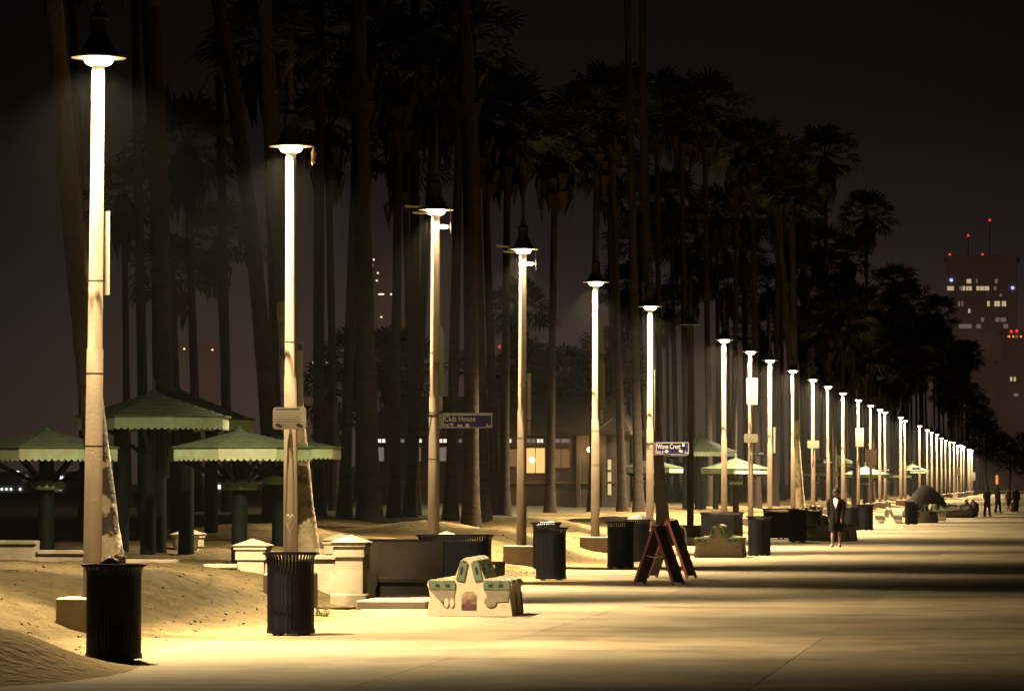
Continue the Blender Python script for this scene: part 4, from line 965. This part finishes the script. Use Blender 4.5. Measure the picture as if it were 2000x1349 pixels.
tower('faint far tower with scattered window lights left of the third lamp', 716, 790, 500, 2300, dots([(727, 518), (730, 507), (738, 533), (736, 548), (745, 619)]) + [(739, 573, 750, 576, 'dot'), (762, 573, 775, 576, 'dot')] + dots([(766, 519), (774, 520), (773, 525)], 3, 'winB') + dots([(816, 575)][:0]))
tower('faint far block with two lights behind the leaning palm trunk', 340, 432, 668, 2000, dots([(360, 681), (324, 655)][:1] + [(415, 683)]) + dots([(430, 788)], 3, 'winB'))
tower('faint far block with two lights right of the second lamp', 600, 648, 694, 2100, dots([(612, 708), (637, 708)]) + dots([(628, 826)], 3.4, 'winA'))
t, cxx = tower('small far mast house with one red light between the third and fourth lamps', 966, 986, 684, 1900, [(974, 674, 974.2, 674.2, 'winB')])
q = at(976, 677, 1900); obj('beacon', MB().sphere((q.x-cxx, 0, q.z), .75, 8, 6), M['redbulb'], t); obj('mast', MB().box((q.x-cxx, .5, q.z-1.2), (.25, .25, 2.4)), M['hood'], t)
YT = 1500
W_ = []
for y0, y1, L in ((545, 553, ((1888, 1897, 'winA'), (1906, 1909, 'winB'), (1943, 1949, 'winB'))), (559, 567, ((1850, 1863, 'winA'), (1874, 1880, 'winB'), (1880, 1885, 'winA'), (1887, 1891, 'winA'), (1892, 1898, 'winA'), (1907, 1913, 'winA'), (1914, 1922, 'winA'), (1923, 1932, 'winA'), (1941, 1946, 'winB'))),
                  (574, 579, ((1952, 1957, 'winB'),)), (588, 598, ((1871, 1875, 'winB'), (1878, 1881, 'winB'), (1928, 1933, 'winA'), (1942, 1953, 'winA'), (1957, 1965, 'winA'))), (603, 611, ((1891, 1895, 'winA'),)), (620, 628, ((1916, 1922, 'winB'), (1944, 1952, 'winB'), (1954, 1965, 'winB'))), (633, 641, ((1873, 1898, 'winB'), (1907, 1916, 'winB'), (1960, 1969, 'winB')))):
    for a, c_, mt in L: W_.append((a, y0, c_, y1, mt))
t, cxx = tower('lit high-rise tower with red roof beacons at the far right', 1848, 1986, 506, YT, W_)
for k, (px, py) in enumerate(((1933, 430), (1891, 460), (1855, 497), (1919, 497))):
    q = at(px, py, YT+8); zb = at(px, 507, YT+8).z
    b = obj('roof_beacon', MB().sphere((q.x-cxx, 8, q.z), .48, 8, 6), M['redbulb'], t); obj('mast', MB().box((q.x-cxx, 8.6, (q.z+zb)/2-.6), (.3, .3, q.z-zb+.6)), M['hood'], b)
for px, py in ((1858, 547), (1978, 562)):
    q = at(px, py, YT-.4); obj('blue_lamp', MB().sphere((q.x-cxx, -.4, q.z), .6, 8, 6), M['bluebulb'], t)
t, cxx = tower('low far block with orange and red lights at the right edge', 1958, 2060, 648, 1300, [(1968, 655, 1973, 659, 'orangel'), (1977, 655, 1981, 659, 'orangel'), (1984, 654, 1988, 660, 'winB'), (1992, 655, 1996, 659, 'orangel')])
for px, py in ((1975, 647), (1986, 646)):
    q = at(px, py, 1299); obj('beacon', MB().sphere((q.x-cxx, -.6, q.z), .5, 8, 6), M['redbulb'], t)
tower('dark far block with two paired white windows at the right edge', 1945, 2060, 705, 1000, [(1973, 736, 1977, 744, 'winA'), (1980, 736, 1984, 744, 'winA'), (1980, 768, 1989, 774, 'winB')])
# orange lit arrow marker far down the promenade
p = ground(1946, 1000)
t = thing('marker_post', 'orange lit marker on a post far down the promenade', 'marker', (p.x, p.y, 0))
q = at(1947, 920, p.y); zc = at(1947, 945, p.y).z
obj('post', MB().tube([(0, 0, 0), (0, 0, zc)], .05, 8), M['strap'], t)
obj('lit_shaft', MB().bbox((q.x-p.x, 0, zc), (.17, .08, (q.z-zc)*.7), .02), M['orangel'], t)
obj('lit_ring', MB().tube([(q.x-p.x+.17*math.cos(a*.5236), 0, q.z-.12+.15*math.sin(a*.5236)) for a in range(-1, 8)], .035, 6), M['rust'], t)
m = MB().lathe([(.16, .03), (.05, .62), (.03, .66)], 12, caps=True); p = ground(1978, 1000)
t = thing('traffic_cone', 'orange cone among the far walkers', 'traffic cone', (p.x, p.y, 0)); obj('cone', m, M['orange'], t); obj('foot', MB().bbox((0, 0, 0), (.38, .38, .028), .008), M['orange'], t)

# ================================================================ tent and bundles
p = ground(1812, 1010); sT = .92
t = thing('dome_tent', 'dark dome tent pitched at the promenade edge', 'tent', (p.x, p.y, 0), .1)
rings = []
for k in range(11):
    u = k/10; x = -1.35+2.7*u; h = 2.0*math.sin(math.pi*min(.97, max(.03, u)))**.75*(1-.25*u)
    rings.append([(x + .05*math.sin(j*2), -1.1*math.cos(math.pi*j/10), h*math.sin(math.pi*j/10)**.8*(1+.04*math.sin(j*3+k))+.0) for j in range(11)])
obj('fabric', MB().loft(rings, True, True, closed=False), M['tent'], t, True)
obj('ridge_pole', MB().tube([(-1.35+2.7*k/10, -.03, 2.02*math.sin(math.pi*min(.97, max(.03, k/10)))**.75*(1-.25*k/10)+.02) for k in range(11)], .02, 5), M['strap'], t)
obj('entrance_flap', MB().prism([(-.5, .02), (.35, .02), (.1, 1.15), (-.25, 1.2)], .02, (.0, -1.14, 0)), M['tarp'], t)
for k, (px, py, sx, sz, lab) in enumerate(((1868, 1011, .95, .42, 'dark tarpaulin-covered heap beside the dome tent'), (1895, 1008, .42, .5, 'smaller dark bundle at the right end of the tarpaulin heap'), (1842, 1010, .45, .32, 'low bundle between the tent and the tarpaulin heap'))):
    p = ground(px, py); m = lump(1.0, 20+k*3.3, .8, 34, 20); m.v = [tuple(math.copysign(abs(c_)**.6, c_) for c_ in v) for v in m.v]; m.v = [(v[0]*sx*(1+.3*noise.noise(Vector(v)*3.1)), v[1]*.8, max(0, (v[2]*sz+sz*.6)*(1+.45*noise.noise(Vector(v)*2.3+Vector((k, 0, 0)))+.2*noise.noise(Vector(v)*6)))) for v in m.v]
    tag(obj('covered_heap', m, M['tarp'], loc=(p.x, p.y, 0), smooth=True), lab, 'bundle', 'bundles around the tent')

# ================================================================ weeds
for k, (px, py) in enumerate(((628, 1205), (1204-250+0, 1036))):
    p = ground(px, py); z = hs(p.x, p.y); m = MB()
    for j in range(46):
        a = rnd.uniform(0, 6.28); r = rnd.uniform(0, .16); h = rnd.uniform(.06, .2); b = Vector((r*math.cos(a), r*math.sin(a), -.02)); l = Vector((rnd.uniform(-.1, .1), rnd.uniform(-.1, .1), h)); s = Vector((-math.sin(a), math.cos(a), 0))*.012
        m.add([b-s, b+s, b+l], [(0, 1, 2)])
    tag(obj('weed_tuft', m, M['weed'], loc=(p.x, p.y, z)), ('green weed tuft beside the second ribbed bin', 'dry weed tuft at the foot of the palm right of the third lamp')[k], 'weed')

# dry leaf and bark litter on the sand and along the edge of the paving
m = MB()
for j in range(1500):
    y = 36 + 95*rnd.random()**1.5; x = -10.6 - abs(rnd.gauss(0, 2.4))
    z = (max(hs(x, y), 0.006) if x > -10.4 else hs(x, y)) + .006; a = rnd.uniform(0, 6.28); l = rnd.uniform(.012, .055); w_ = l*rnd.uniform(.15, .5)
    u = Vector((math.cos(a)*l, math.sin(a)*l, rnd.uniform(0, .03))); v = Vector((-math.sin(a)*w_, math.cos(a)*w_, rnd.uniform(0, .015))); c = Vector((x, y, z))
    m.add([c-u, c+v, c+u, c-v], [(0, 1, 2, 3)])
tag(obj('leaf_litter', m, M['skirt']), 'dry brown leaf scraps scattered over the sand', 'litter', kind='stuff')

# ================================================================ people
def skin_body(name, joints, edges, m, parent, sub=2, root=0):
    me_ = bpy.data.meshes.new(name); me_.from_pydata([j[:3] for j in joints], edges, []); me_.update(); me_.materials.append(m)
    o = bpy.data.objects.new(name, me_); col.objects.link(o); o.parent = parent
    md = o.modifiers.new('skin', 'SKIN'); md.use_smooth_shade = True
    sv = me_.skin_vertices[0].data
    for k, j in enumerate(joints):
        sv[k].radius = (j[3], j[4] if len(j) > 4 else j[3]); sv[k].use_root = (k == root)
    sd = o.modifiers.new('sub', 'SUBSURF'); sd.levels = sub; sd.render_levels = sub
    return o
def person(p, rz, label, jacket='jacket', legs='jacket', step=.16, H=1.75, shirt=True, trousers=False, head_turn=.6, group='people on the promenade', detail=True):
    t = thing('person', label, 'person', (p.x, p.y, 0), rz, group); k = H/1.75; t.scale = (k*.94, k, k)
    s = step
    # front is -y
    J = [(0, 0, .95, .13, .10), (0, .0, 1.15, .125, .09), (0, .0, 1.36, .15, .095), (0, .0, 1.47, .055, .055), (0, -.01, 1.56, .055, .06), (0, -.02, 1.64, .078, .095), (0, -.015, 1.72, .06, .075)]
    E = [(0, 1), (1, 2), (2, 3), (3, 4), (4, 5), (5, 6)]
    for sd, f in ((-1, -s), (1, s)):
        b = len(J)
        kx = -.07 if f > 0 else -.05
        J += [(sd*.09, 0, .88, .085), (sd*.095, f*.55+kx*.4, .49, .06), (sd*.09, f, .27, .052), (sd*.085, f*1.1+.01, .09, .036), (sd*.09, f*1.1-.05, .045, .04), (sd*.10, f*1.1-.14, .03, .03)]
        E += [(0, b), (b, b+1), (b+1, b+2), (b+2, b+3), (b+3, b+4), (b+4, b+5)]
        b = len(J)
        J += [(sd*.17, 0, 1.40, .055), (sd*.225, .03-f*.2, 1.14, .043), (sd*.215, -.05-f*.5, .92, .032), (sd*.205, -.08-f*.5, .85, .03, .022)]
        E += [(2, b), (b, b+1), (b+1, b+2), (b+2, b+3)]
        if detail:
            h = len(J)-1
            for q, (ox, oz) in enumerate(((-.018, -.085), (-.006, -.095), (.006, -.09), (.018, -.075))):
                c = len(J); J += [(sd*.205+ox, -.09-f*.5, .82, .010), (sd*.205+ox, -.105-f*.5, .82+oz*.5, .009), (sd*.205+ox*.9, -.10-f*.5, .82+oz, .007)]; E += [(h, c), (c, c+1), (c+1, c+2)]
            c = len(J); J += [(sd*.19, -.115-f*.5, .83, .011), (sd*.188, -.13-f*.5, .79, .009)]; E += [(h, c), (c, c+1)]
    body = skin_body('body', J, E, M['skin'], t, 2 if detail else 1)
    # head features turned to the side
    ht = Matrix.Rotation(head_turn, 3, 'Z'); hc = Vector((0, -.02, 1.64))
    def hp_(x, y, z): return hc + ht @ Vector((x, y, z))
    hm = MB()
    for i_ in range(9):
        pass
    hm.sphere((0, 0, 0), .105, 14, 10, 1.0)
    hv = []
    for v in hm.v:
        x, y, z = v; y *= 1.12; z = z*1.1+.035
        if z < .02 and y < .02: y *= .35; x *= .8; z = max(z, -.0)
        hv.append(tuple(hp_(x, y+.012, z)))
    hm.v = hv; obj('hair', hm, M['hair'], t, True)
    fm = MB(); fm.sphere(tuple(hp_(0, -.10, -.005)), .019, 8, 6, 1.4)
    for sx in (-1, 1): fm.sphere(tuple(hp_(sx*.085, .01, .0)), .022, 8, 6, 1.5)
    obj('nose_and_ears', fm, M['skin'], t, True)
    em = MB()
    for sx in (-1, 1): em.sphere(tuple(hp_(sx*.033, -.092, .022)), .011, 8, 6, .7)
    em.box(tuple(hp_(0, -.098, -.05)), (.05, .02, .01), rz=head_turn); obj('eyes_and_mouth', em, M['hair'], t)
    bm_ = MB(); bm_.sphere((0, 0, 0), .075, 12, 8, .8); bm_.v = [tuple(hp_(v[0], v[1]*.75-.052, v[2]*.75-.075)) for v in bm_.v]; obj('beard', bm_, M['hair'], t, True)
    # jacket with open front, loose to the thighs
    def ell(rx, ry, z, n=22, gap=0.0, cy=0.0): return [(rx*math.sin(gap+(2*math.pi-2*gap)*i/(n-1)), cy-ry*math.cos(gap+(2*math.pi-2*gap)*i/(n-1)), z) for i in range(n)]
    g = .34 if shirt else .0
    jk = MB(); jk.loft([ell(.215, .165, .70, gap=.02), ell(.205, .16, .85, gap=.02), ell(.195, .15, 1.0, gap=.03), ell(.195, .148, 1.12, gap=g*.15), ell(.205, .15, 1.25, gap=g*.6), ell(.225, .14, 1.37, gap=g*1.1), ell(.19, .11, 1.45, gap=g*1.6, cy=.01), ell(.085, .085, 1.52, gap=g*2.2, cy=.015)], False, False, closed=False)
    jo = obj('jacket', jk, M[jacket], t, True); sm = jo.modifiers.new('thick', 'SOLIDIFY'); sm.thickness = .02
    for sd, f in ((-1, -s), (1, s)):
        sl = MB().tube([(sd*.165, 0, 1.42), (sd*.225, .01, 1.33), (sd*.245, .03-f*.2, 1.13), (sd*.225, -.05-f*.5, .90), (sd*.215, -.065-f*.5, .86)], [.075, .085, .072, .058, .056], 12); obj('sleeve', sl, M[jacket], t, True)
    if shirt: obj('shirt', MB().loft([ell(.17, .128, .9), ell(.175, .13, 1.1), ell(.175, .128, 1.36), ell(.08, .075, 1.48, cy=.01)], True, True, closed=True), M['shirt'], t, True)
    zl = .47 if not trousers else .10
    for sd, f in ((-1, -s), (1, s)):
        kx = -.02
        sh = MB().tube([(sd*.085, 0, .92), (sd*.10, f*.25, .70), (sd*.105, f*.55+kx, zl if not trousers else .5)] + ([(sd*.095, f*1.05, zl)] if trousers else []), [.12, .125, .115 if not trousers else .085] + ([.075] if trousers else []), 14); obj('trouser_leg' if trousers else 'shorts_leg', sh, M[legs], t, True)
        yf = f*1.1
        ft = MB(); ft.loft([[(sd*.09+.045*math.cos(a)*w_, yf-.035+.125*math.sin(a)*l_-.02, z) for a in [2*math.pi*i/14 for i in range(14)]] for w_, l_, z in ((1, 1, .0), (1.05, 1.03, .03), (.95, .95, .07), (.75, .5, .10))], True, True); obj('shoe', ft, M['shoe'], t, True)
    return t
p = ground(1633, 1068)
person(p, -.10, 'person in open black jacket over white shirt and long shorts walking forward', step=.2, head_turn=-.85)
for px, py, lab, jk_, tr in ((1928, 1008, 'far person in black standing beside the bundles', 'jacket', True), (1949, 1002, 'far person in dark clothes left of the pale walker', 'jacket', True), (1970, 1001, 'far person in pale grey top among the walkers', 'greyc', False), (1985, 1001, 'far person in dark clothes at the right of the walkers', 'jacket', True)):
    p = ground(px, py); person(p, rnd.uniform(-.5, 3.2), lab, jk_, 'jacket', step=rnd.uniform(.02, .16), H=1.68, shirt=False, trousers=tr, head_turn=rnd.uniform(-.4, .4), detail=False)

# ================================================================ sea haze: one closed box of thin air round everything
if HAZE > 0:
    hz = MB().box((-20, 1270, 121), (1500, 2740, 244)); o = obj('haze', hz, None); tag(o, kind='stuff')
    hmn = bpy.data.materials.new('haze'); hmn.use_nodes = True; n = hmn.node_tree; n.nodes.clear()
    ho = n.nodes.new('ShaderNodeOutputMaterial'); pv = n.nodes.new('ShaderNodeVolumePrincipled')
    pv.inputs['Color'].default_value = (.9, .9, .92, 1); pv.inputs['Density'].default_value = HAZE; pv.inputs['Anisotropy'].default_value = .25
    n.links.new(pv.outputs[0], ho.inputs['Volume']); o.data.materials.append(hmn)
